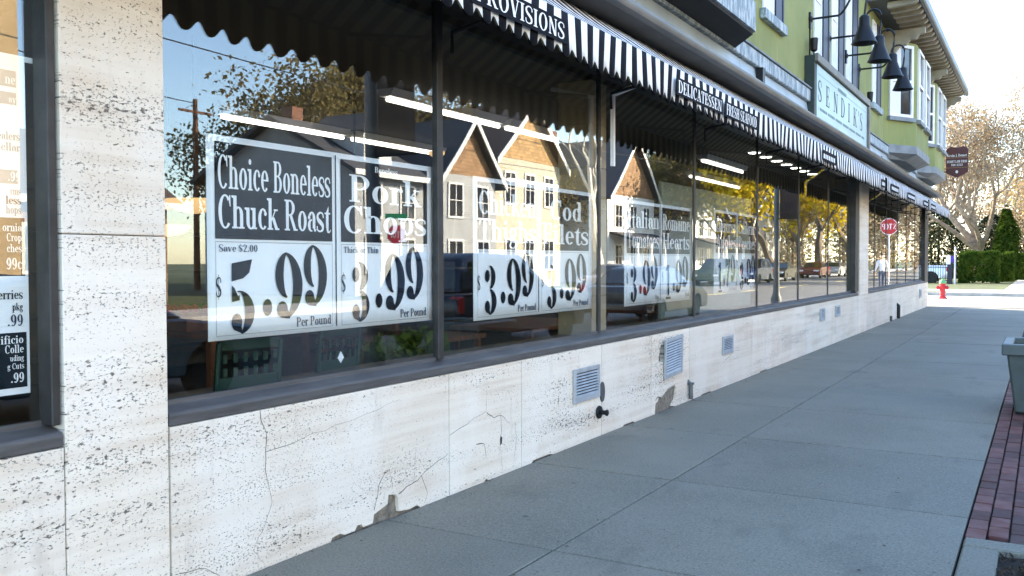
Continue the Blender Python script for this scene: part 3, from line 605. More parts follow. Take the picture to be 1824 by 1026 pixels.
# eave with rafter tails along the roof edge
P('eave_board', MB().box(.05, .98, 19.2, YE+.5, 6.60, 6.66), 'soffit_grey')
P('fascia', MB().prism([(.98, 6.58), (1.04, 6.58), (1.06, 6.62), (1.06, 6.78), (1.03, 6.80), (.98, 6.80)], 'y', 19.2, YE+.5), 'gutter_grey')
P('roof_slope', MB().prism([(1.04, 6.802), (-3.5, 8.6), (-3.5, 8.5), (1.0, 6.70)], 'y', 19.2, YE+.5), 'roof_dark')
for i in range(28): P('rafter_tail', MB().prism([(.40, 6.598), (.96, 6.598), (.96, 6.545), (.90, 6.50), (.40, 6.47)], 'y', 19.4+i*.43, 19.54+i*.43), 'rafter_paint', bevel=.006)
for yb in (21.35, 26.35, 31.0):
    P('corbel', MB().prism([(.051, 6.46), (.9, 6.46), (.9, 6.33), (.78, 6.31), (.72, 6.22), (.60, 6.22), (.52, 6.12), (.40, 6.12), (.30, 5.98), (.051, 5.9)], 'y', yb-.07, yb+.07), 'rafter_paint', bevel=.008)
# small security camera and clips along the gutter
for yb in (11.1,): P('wall_bracket', MB().box(.105, .19, yb-.05, yb+.05, 3.62, 3.80).tube([(.15, yb, 3.62), (.18, yb, 3.5), (.3, yb, 3.47)], .02, 6), 'black_iron')
P('conduit_fitting', MB().tube([(.15, 5.9, 3.50), (.15, 5.9, 3.66), (.20, 6.15, 3.68), (.20, 6.15, 3.5)], .025, 6).lathe([(.05, 0), (.05, .1)], (.2, 6.0, 3.68), 8), 'black_iron')
for yb in (20.6, 24.5, 28.2, 30.2): P('clip', MB().box(.105, .16, yb-.04, yb+.04, 3.5, 3.66), 'black_iron')

# louvred vents in the base
def vent(y0, y1, z0, z1, n, label, tilt=0.):
    t = thing('wall_vent', label, 'vent', (0, (y0+y1)/2, z0), 0, 'vents in the stone base')
    fr = MB(); b = .035; X0, X1 = .002, .022
    for q in ((y0, y0+b, z0, z1), (y1-b, y1, z0, z1), (y0+b, y1-b, z0, z0+b*1.3), (y0+b, y1-b, z1-b, z1)): fr.box(X0, X1, *q)
    objs = [part('frame', fr, 'vent_grey', t, bevel=.003), part('backing', MB().box(.001, .006, y0+b, y1-b, z0+b, z1-b), 'hole_dark', t)]
    zz = z0+b*1.3; dz = (z1-b-zz)/n
    for i in range(n):
        za = zz+i*dz; objs.append(part('slat', MB().prism([(.007, za+dz*.50), (.020, za+dz*.05), (.022, za+dz*.14), (.009, za+dz*.62)], 'y', y0+b, y1-b), 'vent_grey', t))
    t.rotation_euler = (tilt, R(2.2) if tilt else 0, 0)
    return t
vent(6.29, 6.76, .33, .60, 8, 'louvred grey vent standing proud of the stone beside the round pipe stub')
vent(8.24, 8.73, .31, .70, 12, 'tall louvred grey vent hanging crooked beside a black hole in the stone', R(3))
vent(10.08, 10.47, .37, .58, 7, 'square louvred grey vent alone in the middle of the stone base')
vent(15.28, 15.63, .45, .66, 6, 'small louvred vent, nearer of the pair before the white stone pier')
vent(16.53, 16.93, .45, .65, 6, 'small louvred vent, farther of the pair before the white stone pier')
vent(28.87, 29.35, .34, .60, 9, 'small louvred vent at the far end of the stone base near the hydrant')

# ================================================================== awnings
def awning(y0, y1, label, words, bars):
    t = thing('awning', label, 'awning', (.3, (y0+y1)/2, 2.7), 0, 'striped awnings along the shop front')
    n = int((y1-y0)/PER*12); AX = .64
    zb = lambda y: 2.685+.062*(math.sin(math.pi*(y/PER-.25))**2)**1.5
    va = MB(); cols = []
    for i in range(n+1):
        y = y0+(y1-y0)*i/n
        fold = .010*math.sin(y*5.3)+.006*noise.noise(Vector((y*2.2, 0, 3)))+.004*math.sin(y*2*math.pi/PER)
        zt = 2.965+.006*math.sin(y*1.1)
        zs = [zt, zt-.09, 2.80, zb(y)]; cols.append([(AX+fold*(zt-z)/.27*1.6+.004, y, z+.006*noise.noise(Vector((y*.8, 1, 0)))) for z in zs])
    for c in cols: va.v += c
    for i in range(n):
        for k in range(3): a = i*4+k; va.f.append((a, a+1, a+5, a+4)); va.mi.append(0)
    v = part('valance', va, 'awning_cloth', t, smooth=True); md = v.modifiers.new('thick', 'SOLIDIFY'); md.thickness = .002
    ca = MB(); m = int((y1-y0)/.06)
    for i in range(m+1):
        y = y0+(y1-y0)*i/m
        for k in range(7):
            q = k/6; x = AX+(.10-AX)*q; z = 2.965+(3.37-2.965)*q
            z += -.018*math.sin(math.pi*q)*(1+.5*math.sin(y*2.6))+.014*math.sin(math.pi*q)*noise.noise(Vector((y*1.4, q*2, 7)))+.006*math.sin(y*1.1)*(1-q)
            ca.v.append((x, y, z))
    for i in range(m):
        for k in range(6): a = i*7+k; ca.f.append((a, a+1, a+8, a+7)); ca.mi.append(0)
    c = part('canopy', ca, 'awning_cloth', t, smooth=True); md = c.modifiers.new('thick', 'SOLIDIFY'); md.thickness = .002
    ln = MB(); ln.v = [(x-.012, y, z-.012) for x, y, z in ca.v]; ln.f = list(ca.f); ln.mi = list(ca.mi); part('shaded_back', ln, 'awning_shaded_back', t, smooth=True)  # added sheets under canopy and behind valance carry the shade in their colour
    ln = MB(); ln.v = [(x-.012, y, z) for x, y, z in va.v]; ln.f = list(va.f); ln.mi = list(va.mi); part('shaded_back', ln, 'awning_shaded_back', t, smooth=True)
    part('front_bar', MB().tube([(AX-.02, y0, 2.955), (AX-.02, y1, 2.955)], .014, 8), 'black_iron', t)
    part('wall_bar', MB().tube([(.09, y0, 3.34), (.09, y1, 3.34)], .018, 8), 'black_iron', t)
    for yb in bars: part('arm', MB().tube([(.03, yb, 2.72), (.03, yb, 2.85), (AX-.02, yb, 2.945)], .013, 8), 'black_iron', t)
    for wtxt, a, b in words:
        p = part('name_panel', MB().box(AX+.022, AX+.026, a, b, 2.757, 2.895), 'print_black', t)
        if isinstance(wtxt, str): inkmesh('lettering', text_polys(wtxt, b-a-.08, .098, .05), 'x', (AX+.0275, a+.04, 2.777), 'print_white', p)
        else:
            q = []
            for k in range(wtxt[0]): q += g_rect(.04+(b-a-.08)*k/wtxt[0], .03, .04+(b-a-.08)*(k+.6)/wtxt[0], .09)
            inkmesh('lettering', q, 'x', (AX+.0275, a, 2.757), 'print_white', p)
    return t
awning(-3.0, 17.7, 'long black and white striped awning lettered with provisions and delicatessen', [('PROVISIONS', 3.84, 4.90), ('DELICATESSEN', 6.78, 7.96), ('FRESH SEAFOOD', 8.03, 9.10), ((7,), 12.2, 13.05), ((5,), 17.1, 17.55)], (2.52, 4.6, 6.95, 9.36, 11.82, 14.12, 16.32))
awning(17.95, 24.7, 'striped awning in the middle of the three, over the white stone pier', [((6,), 18.3, 19.3), ((6,), 20.7, 21.9), ((5,), 23.6, 24.5)], (19.9, 22.96, 24.6))
awning(25.0, 30.6, 'short striped awning at the far corner of the shop', [((5,), 25.2, 26.3)], (26.55, 28.43, 30.3))
br = thing('awning_bracket', 'bright white bent metal bracket under the awning by the second mullion', 'bracket', (.02, 7.02, 2.3))
part('upright', MB().box(.0, .03, 7.00, 7.035, 2.25, 2.86), 'white_frame', br); part('strut', MB().tube([(.02, 7.018, 2.85), (.40, 7.018, 2.955)], .02, 6), 'white_frame', br)

# ================================================================== posters inside the glass
PX = -.112
def poster_pair(y0, y1, z0, z1, halves, label):
    t = thing('price_poster', label, 'poster', (PX, (y0+y1)/2, z0), 0, 'price posters taped inside the windows')
    W, H = y1-y0, z1-z0; sx, sz = W/1.77, H/.955
    mb = MB(); n = 24; k = 0                                   # paper sheet, very slightly buckled
    for i in range(n+1):
        for j in range(9):
            y = y0+W*i/n; z = z0+H*j/8; mb.v.append((PX-.004+.002*noise.noise(Vector((y*3, z*3, 5))), y, z))
    for i in range(n):
        for j in range(8): a = i*9+j; mb.f.append((a, a+1, a+10, a+9)); mb.mi.append(0)
    pp = part('paper', mb, 'paper', t, smooth=True); md = pp.modifiers.new('thick', 'SOLIDIFY'); md.thickness = .001
    X1 = PX+.0005
    part('divider', MB().box(X1, X1+.0006, y0+.865*sx, y0+.873*sx, z0+.02*sz, z0+.94*sz), 'print_black', t)
    for k, (l1, l2, top, small, price, unit) in enumerate(halves):
        u0 = y0+(.045+.865*k)*sx
        hp = part('print_panel', MB().box(X1, X1+.0008, u0, u0+.795*sx, z0+.475*sz, z0+.925*sz), 'print_black', t)
        fr = []
        for q in ((0, .02, .795, .023), (0, .46, .795, .463), (0, .02, .003, .463), (.792, .02, .795, .463)): fr += g_rect(q[0]*sx, q[1]*sz, q[2]*sx, q[3]*sz)
        inkmesh('border', fr, 'x', (X1+.0003, u0, z0), 'print_grey', t)
        X2 = X1+.0014
        wid = lambda s: min(.76, .064*len(s)+.06 if len(s) > 4 else .62)
        for s_, v_ in ((l1, .70), (l2, .515)):
            hh = .155 if not top else .15; w_ = min(.765, .125*len(s_)+.16); inkmesh('lettering', text_polys(s_, w_*sx, hh*sz), 'x', (X2, u0+(.795-w_)/2*sx, z0+(v_+.01-(.012 if top and v_ > .6 else 0))*sz), 'print_white', hp)
        if top: inkmesh('lettering', text_polys(top, .21*sx, .032*sz), 'x', (X2, u0+.29*sx, z0+.875*sz), 'print_white', hp)
        if small: inkmesh('lettering', text_polys(small, min(.3, .024*len(small))*sx, .034*sz), 'x', (X2-.0008, u0+.02*sx, z0+.415*sz), 'print_blue', t)
        inkmesh('lettering', text_polys(unit, min(.26, .029*len(unit))*sx, .048*sz), 'x', (X2-.0008, u0+(.78-min(.26, .029*len(unit)))*sx, z0+.035*sz), 'print_blue', t)
        ink = [[(a*.06, .20+b*.10) for a, b in p] for p in GL['$'][1]]
        for d, (a, b, c_, e) in zip(price[0]+'.'+price[1:], ((.085, .035, .16, .325), (.29, .10, .062, .085), (.375, .085, .19, .325), (.575, .14, .175, .31))):
            ink += [[((a+q*c_), (b+r_*e)) for q, r_ in p] for p in sten(d)]
        inkmesh('price', [[(a*sx, b*sz) for a, b in p] for p in ink], 'x', (X2-.0006, u0, z0), 'print_black', t)
    # tape at the corners
    return t
poster_pair(2.83, 4.59, 1.085, 2.035, [('Choice Boneless', 'Chuck Roast', None, 'Save $2.00', '599', 'Per Pound'), ('Pork', 'Chops', 'Boneless', 'Thick or Thin', '399', 'Per Pound')], 'large white price poster for chuck roast and pork chops in nearest full window')
poster_pair(5.05, 6.88, 1.05, 2.02, [('Chicken', 'Thighs', None, None, '399', 'Per Pound'), ('Cod', 'Filets', None, None, '399', 'Per Pound')], 'white price poster for chicken thighs and cod filets')
poster_pair(7.56, 9.37, 1.035, 2.01, [('Italian', 'Tomatoes', None, None, '399', 'Bag'), ('Romaine', 'Hearts', None, None, '199', 'Each')], 'white price poster for tomatoes and romaine hearts, third along the windows')
poster_pair(10.14, 11.95, 1.05, 2.04, [('Evercrisp', 'Apples', None, None, '179', 'Per Pound'), ('California', 'Peaches', None, None, '399', 'Per Pound')], 'white price poster for apples and peaches, farthest of the posters')
t = thing('price_poster', 'tall white price list poster cut off at left edge of view', 'poster', (PX, 1.6, .96), 0, 'price posters taped inside the windows')
pp = part('paper', MB().box(PX-.005, PX-.003, 1.15, 1.99, .96, 2.20), 'paper', t)
def rtxt(s, zb_, h, m='print_black', yr=1.965):
    w_ = .5*h*len(s)*.95; inkmesh('lettering', text_polys(s, w_, h), 'x', (PX+.0002, yr-w_, zb_), m, t)
for a, b in ((2.095, 2.155), (2.03, 2.075), (1.74, 1.79)): part('print_panel', MB().box(PX-.0028, PX-.0012, 1.2, 1.955, a, b), 'print_grey', t)
for a, b in ((1.40, 1.615), (.985, 1.19)): part('print_panel', MB().box(PX-.0028, PX-.0012, 1.18, 1.978, a, b), 'print_black', t)
part('tape', MB().box(PX-.0028, PX-.001, 1.2, 2.02, 2.195, 2.215), 'print_white', t)
for s_, zb_, h, m in (('ner', 2.105, .036, 'print_white'), ('ay?', 2.037, .028, 'print_white'), ('ealers', 1.90, .03, 'print_grey'), ('ellar', 1.86, .03, 'print_grey'), ('.99', 1.75, .034, 'print_white'), ('rms', 1.70, .028, 'print_grey'), ('less', 1.665, .03, 'print_blue'), ('hops', 1.63, .03, 'print_grey'),
                   ('ornia', 1.565, .03, 'print_white'), ('Crop', 1.528, .03, 'print_white'), ('ches', 1.488, .03, 'print_white'), ('99c', 1.425, .042, 'print_white'), ('berries', 1.315, .034, 'print_black'), ('pkg', 1.272, .028, 'print_black'), ('.99', 1.215, .042, 'print_blue'),
                   ('ificio', 1.15, .03, 'print_white'), ('Colle', 1.115, .03, 'print_white'), ('uding', 1.085, .022, 'print_white'), ('g Cuts', 1.055, .022, 'print_white'), ('.99', 1.005, .036, 'print_white')): rtxt(s_, zb_, h, m)
st_ = thing('window_sticker', 'small pale diamond sticker low on nearest full window', 'sticker', (PX, 3.75, .9)); part('sheet', MB().prism([(3.70, .93), (3.725, .90), (3.75, .93), (3.725, .965)], 'x', PX, PX+.001), 'print_white', st_)

# ================================================================== shop sign and gooseneck lamps
sg = thing('shop_sign', 'long pale teal board sign in dark green box above the awning', 'sign', (.1, 16.2, 3.5))
part('case', MB().box(.05, .20, 13.85, 18.5, 3.52, 4.50), 'sign_green', sg, bevel=.01)
part('board', MB().box(.2005, .206, 13.98, 18.37, 3.60, 4.38), 'sign_face', sg)
fr = MB()
for q in ((13.85, 18.5, 4.40, 4.52), (13.85, 18.5, 3.50, 3.58), (18.39, 18.5, 3.581, 4.399)): fr.box(.2005, .25, *q)
part('frame', fr, mat('sign_frame', (.16, .15, .13), .5, var=.2), sg, bevel=.006)
for ch, yy in zip("SENDIK'S", (14.05, 14.62, 15.2, 15.82, 16.45, 16.95, 17.42, 17.6)): inkmesh('letter', [[(yy-13.85+p_*.46, .30+q_*.32) for p_, q_ in p] for p in GL[ch][1]], 'x', (.2075, 13.85, 3.55), 'sign_green', sg)
ink = g_rect(.2, .70, 1.6, .708)+g_rect(2.5, .70, 4.4, .708)
for k in range(9): ink += g_rect(1.7+k*.085, .68, 1.76+k*.085, .74)
for k in range(40): ink += g_rect(.25+k*.1, .17, .25+k*.1+(.07 if k % 6 else .02), .215)
inkmesh('ornament', ink, 'x', (.2075, 13.85, 3.55), mat('sign_ink', (.12, .20, .21), .6), sg)
spk = [(14.15, 'black gooseneck lamp over the left end of shop sign'), (15.54, 'black gooseneck lamp, second from the left over the shop sign'), (17.0, 'black gooseneck lamp, third from the left over the shop sign'), (18.33, 'black gooseneck lamp over the right end of shop sign')]
proto = None
for yb, lb in spk:
    if proto is None:
        t = thing('gooseneck_lamp', lb, 'lamp', (.05, yb, 5.1), 0, 'gooseneck lamps above the shop sign'); proto = t
        part('wall_plate', MB().lathe([(.055, 0), (.055, .03), (.03, .05)], (0, 0, 0), 14, 'x').box(0, .03, -.04, .04, -.14, .10), 'black_iron', t, world=False)
        pts = [(.04, 0, 0), (.42, 0, .0)]+[(.42+.16*k/4, 0, .20*(k/4)**1.6) for k in range(1, 5)]
        pts += [(.70-.12*math.cos(a), 0, .24+.14*math.sin(a)) for a in [R(20+k*20) for k in range(8)]]+[(.81, 0, .12), (.79, 0, -.04)]
        part('gooseneck', MB().tube(pts, .017, 8), 'black_iron', t, smooth=True, world=False)
        part('conduit', MB().tube([(.012, .0, -.14), (.012, .0, -.60)], .012, 6), 'black_iron', t, world=False)
        prof = [(.03, .06), (.05, .05), (.075, .02), (.08, -.10), (.10, -.16), (.165, -.33), (.185, -.36), (.18, -.362), (.155, -.32), (.09, -.16), (.05, -.05)]
        sh = part('shade', MB().lathe(prof, (.79, 0, -.10), 24), 'black_iron', t, smooth=True, world=False)
        part('bulb', MB().lathe([(.01, -.12), (.035, -.18), (.05, -.24), (.035, -.29), (.005, -.31)], (.79, 0, -.10), 12), 'lamp_white', sh, smooth=True, world=False)
    else:
        t = copy_tree(proto); t.location = (.05, yb, 5.1); t['label'] = lb
for yb, lb in ((13.98, 'small black spotlight clamped on top left corner of shop sign'), (19.0, 'small black spotlight at the right end of shop sign')):
    t = thing('spotlight', lb, 'spotlight', (.16, yb, 4.52)); part('stem', MB().tube([(.16, yb, 4.5), (.16, yb, 4.60)], .012, 6), 'black_iron', t); part('head', MB().lathe([(.03, -.05), (.05, -.03), (.06, .14), (.05, .15)], (.16, yb, 4.62), 12), 'black_iron', t, smooth=True)
# hanging law office sign at the corner
hs = thing('hanging_sign', 'maroon shaped hanging sign with white lettering at the far corner', 'sign', (.05, 31.0, 4.1))
hc = .80; o_ = [(-.30, .42), (-.16, .50), (-.12, .47), (0, .455), (.12, .47), (.16, .50), (.30, .42), (.31, .38), (.31, -.30), (.28, -.33), (.10, -.42), (.05, -.46), (-.05, -.46), (-.10, -.42), (-.28, -.33), (-.31, -.30), (-.31, .38)]
part('board', MB().prism([(hc+a, 4.46+b) for a, b in o_], 'y', 30.97, 31.02), 'maroon', hs, bevel=.008)
for zz in (4.72, 4.18): part('bracket', MB().box(.05, hc-.29, 30.985, 31.005, zz-.02, zz+.02).box(.05, .08, 30.95, 31.04, zz-.07, zz+.07), 'black_iron', hs)
for s_, w_, h_, z_ in (('Kevin J. Demet', .54, .08, 4.635), ('DEMET LAW FIRM', .55, .075, 4.45), ('910-2253', .32, .065, 4.35)): inkmesh('lettering', text_polys(s_, w_, h_), 'y', (hc-w_/2, 30.966, z_), 'sign_white', hs)
for zz in (4.60, 4.30): part('line', MB().box(hc-.29, hc+.29, 30.966, 30.969, zz-.004, zz+.004), 'gold_line', hs)
part('emblem', MB().prism([(hc+.04*math.cos(k*1.0472), 4.17+.05*math.sin(k*1.0472)) for k in range(6)], 'y', 30.964, 30.969), 'trim_white', hs)

# ================================================================== inside the shop
struct('shop_floor', MB().box(-9.98, -.31, -3.98, YE-.24, -.01, .02), 'interior_floor')
struct('shop_ceiling', MB().box(-9.98, -.31, -3.98, YE-.24, 3.02, 3.08), 'interior_ceiling')
struct('shop_back_wall', MB().box(-7.2, -7.1, -3.98, YE-.24, .02, 3.02), 'interior_wall')
def strip_light(x, y0, y1, label):
    t = thing('strip_light', label, 'strip light', (x, (y0+y1)/2, 2.9), 0, 'fluorescent strip lights under the shop ceiling')
    part('housing', MB().prism([(x-.10, 3.018), (x+.10, 3.018), (x+.06, 2.95), (x-.06, 2.95)], 'y', y0, y1), 'white_frame', t); part('tube', MB().tube([(x, y0+.03, 2.925), (x, y1-.03, 2.925)], .022, 8), 'tube_light', t)
strip_light(-4.05, 6.4, 8.3, 'fluorescent strip light, upper left behind the chuck roast poster'); strip_light(-4.05, 8.4, 10.3, 'fluorescent strip light continuing behind the mullion, deep in the shop')
strip_light(-2.0, 6.5, 8.5, 'fluorescent strip light near the glass above the pork chops poster'); strip_light(-2.0, 8.6, 10.4, 'fluorescent strip light near the glass above the chicken poster')
strip_light(-1.2, 12.9, 15.0, 'fluorescent strip light, nearer of two high behind the far panes'); strip_light(-2.2, 15.2, 18.2, 'fluorescent strip light, farther of two high behind the far panes')
strip_light(-5.0, 1.6, 3.4, 'fluorescent strip light showing at the top left beside the stone pier'); strip_light(-5.2, 14., 17., 'fluorescent strip light at the back of the shop')
for k in range(7):
    t = thing('downlight', ('round ceiling downlight, %s of the row just behind the far panes' % ('nearest', 'second', 'third', 'fourth', 'fifth', 'sixth', 'farthest')[k]), 'downlight', (-.42, 12.9+k*.62, 2.98), 0, 'row of round downlights behind the far panes')
    part('ring', MB().lathe([(.10, 2.99), (.10, 3.018)], (-.42, 12.9+k*.62, 0), 14), 'white_frame', t); part('lens', MB().lathe([(.08, 2.982), (.08, 2.989)], (-.42, 12.9+k*.62, 0), 14), 'down_glow', t)
for (x, y, z), lb in (((-2.0, 4.35, 1.86), 'orange glass bowl pendant lamp left of the chuck roast poster'), ((-3.6, 5.4, 1.75), 'orange glass bowl pendant lamp farther inside beside the left stone pier'), ((-2.0, 7.3, 2.5), 'small warm pendant lamp above the corner of the pork chops poster'), ((-1.6, 5.6, 2.12), 'small warm pendant lamp behind the middle of the first poster')):
    t = thing('pendant_lamp', lb, 'pendant lamp', (x, y, z), 0, 'pendant lamps in the shop'); s_ = 1 if z < 2 else .4
    part('bowl', MB().lathe([(.02, -.07*s_), (.12*s_, -.05*s_), (.19*s_, .0), (.20*s_, .03), (.18*s_, .03), (.05*s_, -.03*s_)], (x, y, z), 20), 'warm_glow', t, smooth=True)
    part('rod', MB().tube([(x, y, z), (x, y, 3.02)], .008, 6), 'black_iron', t)
pb = thing('interior_pillar', 'square beige pillar just behind the glass beside the second mullion', 'pillar', (-.4, 7.2, .02))
for k in range(8): part('block', MB().box(-.55, -.22, 7.10, 7.40, .02+k*.375, .392+k*.375), 'beige_pillar', pb, bevel=.004)
t = thing('partition_board', 'pale grey green board standing behind the apples poster', 'board', (-.85, 12.4, .02)); part('board', MB().box(-.90, -.86, 10.4, 14.3, .45, 2.42), 'panel_pale', t, bevel=.005)
for yy in (10.6, 12.4, 14.1): part('post', MB().box(-.88, -.83, yy-.03, yy+.03, .02, .449), 'steel_grey', t)
# green metal chairs
def chair(x, y, rz, label):
    t = thing('cafe_chair', label, 'chair', (x, y, .02), rz, 'green metal chairs inside the shop')
    for sx in (-.2, .2):
        part('leg', MB().tube([(sx, -.2, 0), (sx, -.19, .45)], .014, 6), 'chair_green', t, world=False); part('leg', MB().tube([(sx, .2, 0), (sx, .19, .45), (sx*.98, .25, 1.02)], .014, 6), 'chair_green', t, world=False)
    part('seat', MB().box(-.21, .21, -.21, .21, .44, .46), 'chair_green', t, bevel=.008, world=False)
    b = MB().box(-.19, .19, .222, .232, .62, .84); b.box(-.19, .19, .235, .247, .98, 1.03)
    for i in range(6):
        for j in range(2): b.box(-.18+i*.064, -.155+i*.064, .228, .24, .845+j*.07, .905+j*.07-.015)
    part('backrest', b, 'chair_green', t, world=False)
    return t
chair(-.62, 3.35, R(-95), 'green metal chair nearest the stone pier behind the glass'); chair(-.75, 4.15, R(-85), 'green metal chair behind the sticker, right of the other green chair')
def table(x, y, wx, wy, h, label, m='table_wood'):
    t = thing('table', label, 'table', (x, y, .02)); part('top', MB().box(x-wx/2, x+wx/2, y-wy/2, y+wy/2, h-.04, h), m, t, bevel=.006)
    for sx in (-1, 1):
        for sy in (-1, 1): part('leg', MB().box(x+sx*(wx/2-.06)-.025, x+sx*(wx/2-.06)+.025, y+sy*(wy/2-.06)-.025, y+sy*(wy/2-.06)+.025, .02, h-.041), m, t)
    return t
table(-1.5, 6.1, .9, 1.2, .82, 'reddish wooden table behind the pork chops poster'); table(-1.7, 8.6, 1.0, 1.6, .78, 'long reddish wooden table behind the chicken poster')
table(-2.4, 5.4, 1.2, 2.2, .95, 'wooden display table deep behind the orange pendant lamps'); table(-1.5, 11.6, .8, 1.2, .8, 'low wooden table in front of the pale board')
def leaves(mb, c, r, n, size, rg, up=.3):
    for k in range(n):
        d = Vector((rg.gauss(0, 1), rg.gauss(0, 1), rg.gauss(0, 1))).normalized(); p = Vector(c)+Vector((d.x*r[0], d.y*r[1], d.z*r[2]))*rg.random()**.4
        a = Vector((rg.gauss(0, 1), rg.gauss(0, 1), rg.gauss(up, 1))).normalized(); b = a.cross(Vector((rg.gauss(0, 1), rg.gauss(0, 1), rg.gauss(0, 1)))).normalized(); s_ = size*rg.uniform(.6, 1.4)
        k0 = len(mb.v); mb.v += [tuple(p-a*s_), tuple(p+b*s_*.5), tuple(p+a*s_), tuple(p-b*s_*.5)]; mb.f.append((k0, k0+1, k0+2, k0+3)); mb.mi.append(0)
rg = random.Random(11)
for (x, y), lb in (((-.8, 5.0), 'low leafy plant in a trough below the pork chops poster'), ((-.9, 5.55), 'taller leafy plant beside the mullion below the pork chops poster')):
    t = thing('potted_plant', lb, 'plant', (x, y, .02)); part('trough', MB().prism([(y-.2, .02), (y+.2, .02), (y+.24, .62), (y-.24, .62)], 'x', x-.12, x+.12), 'planter_grey', t, bevel=.01)
    lf = MB(); leaves(lf, (x, y, .78), (.2, .3, .16), 260, .05, rg); part('foliage', lf, 'plant_leaf', t)
# merchandise: crates of produce on the display table, each its own box
for k in range(6):
    y = 4.5+k*.34; t = thing('produce_crate', ('small produce crate, %s of the row on the deep display table' % ('nearest', 'second', 'third', 'fourth', 'fifth', 'farthest')[k]), 'crate', (-2.4, y, .95), 0, 'produce crates on the display table')
    part('box', MB().box(-2.65, -2.1, y-.15, y+.15, .951, 1.08), 'table_wood', t)
    fr = MB(); c_ = ('hydrant_red', 'plant_leaf', 'yellow_leaf')[k % 3]
    for q in range(14): fr.lathe([(.0, -.035), (.03, -.02), (.04, 0), (.03, .02), (.0, .035)], (-2.6+rg.random()*.45, y-.11+rg.random()*.22, 1.09+rg.random()*.02), 8)
    tag(part('produce', fr, c_, t, smooth=True), kind='stuff')
t = thing('shelf_unit', 'tall dark shelf unit along the shop back wall', 'shelf', (-6.6, 10, .02))
for k in range(5): part('shelf', MB().box(-7.0, -6.5, 3, 20, .3+k*.5, .34+k*.5), 'dark_wood', t)
for yy in (3, 7, 11, 15, 20): part('upright', MB().box(-7.02, -6.48, yy-.03, yy+.03, .02, 2.4), 'dark_wood', t)

# ================================================================== street furniture in view
t = thing('fire_hydrant', 'red fire hydrant with pale green cap on the sunlit corner', 'hydrant', (-.13, 37.5, 0))
part('base_flange', MB().lathe([(.17, -.003), (.17, .035), (.13, .045), (.13, .06)], (-.13, 37.5, 0), 20), 'hydrant_red', t, smooth=True)
part('barrel', MB().lathe([(.115, .06), (.115, .10), (.095, .12), (.095, .44), (.125, .45), (.125, .49), (.10, .50), (.11, .57)], (-.13, 37.5, 0), 20), 'hydrant_red', t, smooth=True)
part('bonnet', MB().lathe([(.125, .571), (.125, .60), (.115, .64), (.09, .69), (.05, .715), (.03, .72), (.03, .76), (.0, .762)], (-.13, 37.5, 0), 20), 'hydrant_green', t, smooth=True)
part('nozzle', MB().lathe([(.06, .09), (.06, .14), (.075, .145), (.075, .19), (.025, .195), (.025, .22)], (-.13, 37.5, .42), 14, 'x'), 'hydrant_red', t, smooth=True)
part('nozzle', MB().lathe([(.06, -.09), (.06, -.14), (.075, -.145), (.075, -.19), (.025, -.195), (.025, -.22)], (-.13, 37.5, .42), 14, 'x'), 'hydrant_red', t, smooth=True)
part('pumper_nozzle', MB().lathe([(.075, -.08), (.075, -.15), (.095, -.155), (.095, -.20), (.03, -.205)], (-.13, 37.5, .36), 14, 'y'), 'hydrant_red', t, smooth=True)
# tapered plastic planter on the brick strip
t = thing('pavement_planter', 'grey green tapered square planter with wide rim on brick strip', 'planter', (3.32, 10.1, 0))
def frustum(mb, cx, cy, a0, a1, z0, z1):
    v = [(cx+sx*a, cy+sy*a, z) for a, z in ((a0, z0), (a1, z1)) for sx, sy in ((-1, -1), (1, -1), (1, 1), (-1, 1))]
    return mb.add(v, [(0, 3, 2, 1), (4, 5, 6, 7), (0, 1, 5, 4), (1, 2, 6, 5), (2, 3, 7, 6), (3, 0, 4, 7)])
part('body', frustum(MB(), 3.32, 10.1, .38, .45, .002, .57), 'planter_grey', t, bevel=.02)
rm = MB()
for q in ((2.83, 3.81, 9.61, 9.70), (2.83, 3.81, 10.50, 10.59), (2.83, 2.92, 9.70, 10.50), (3.72, 3.81, 9.70, 10.50)): rm.box(q[0], q[1], q[2], q[3], .555, .66)
part('rim', rm, 'planter_grey', t, bevel=.01); part('compost', MB().box(2.925, 3.715, 9.705, 10.495, .575, .60), 'soil', t)

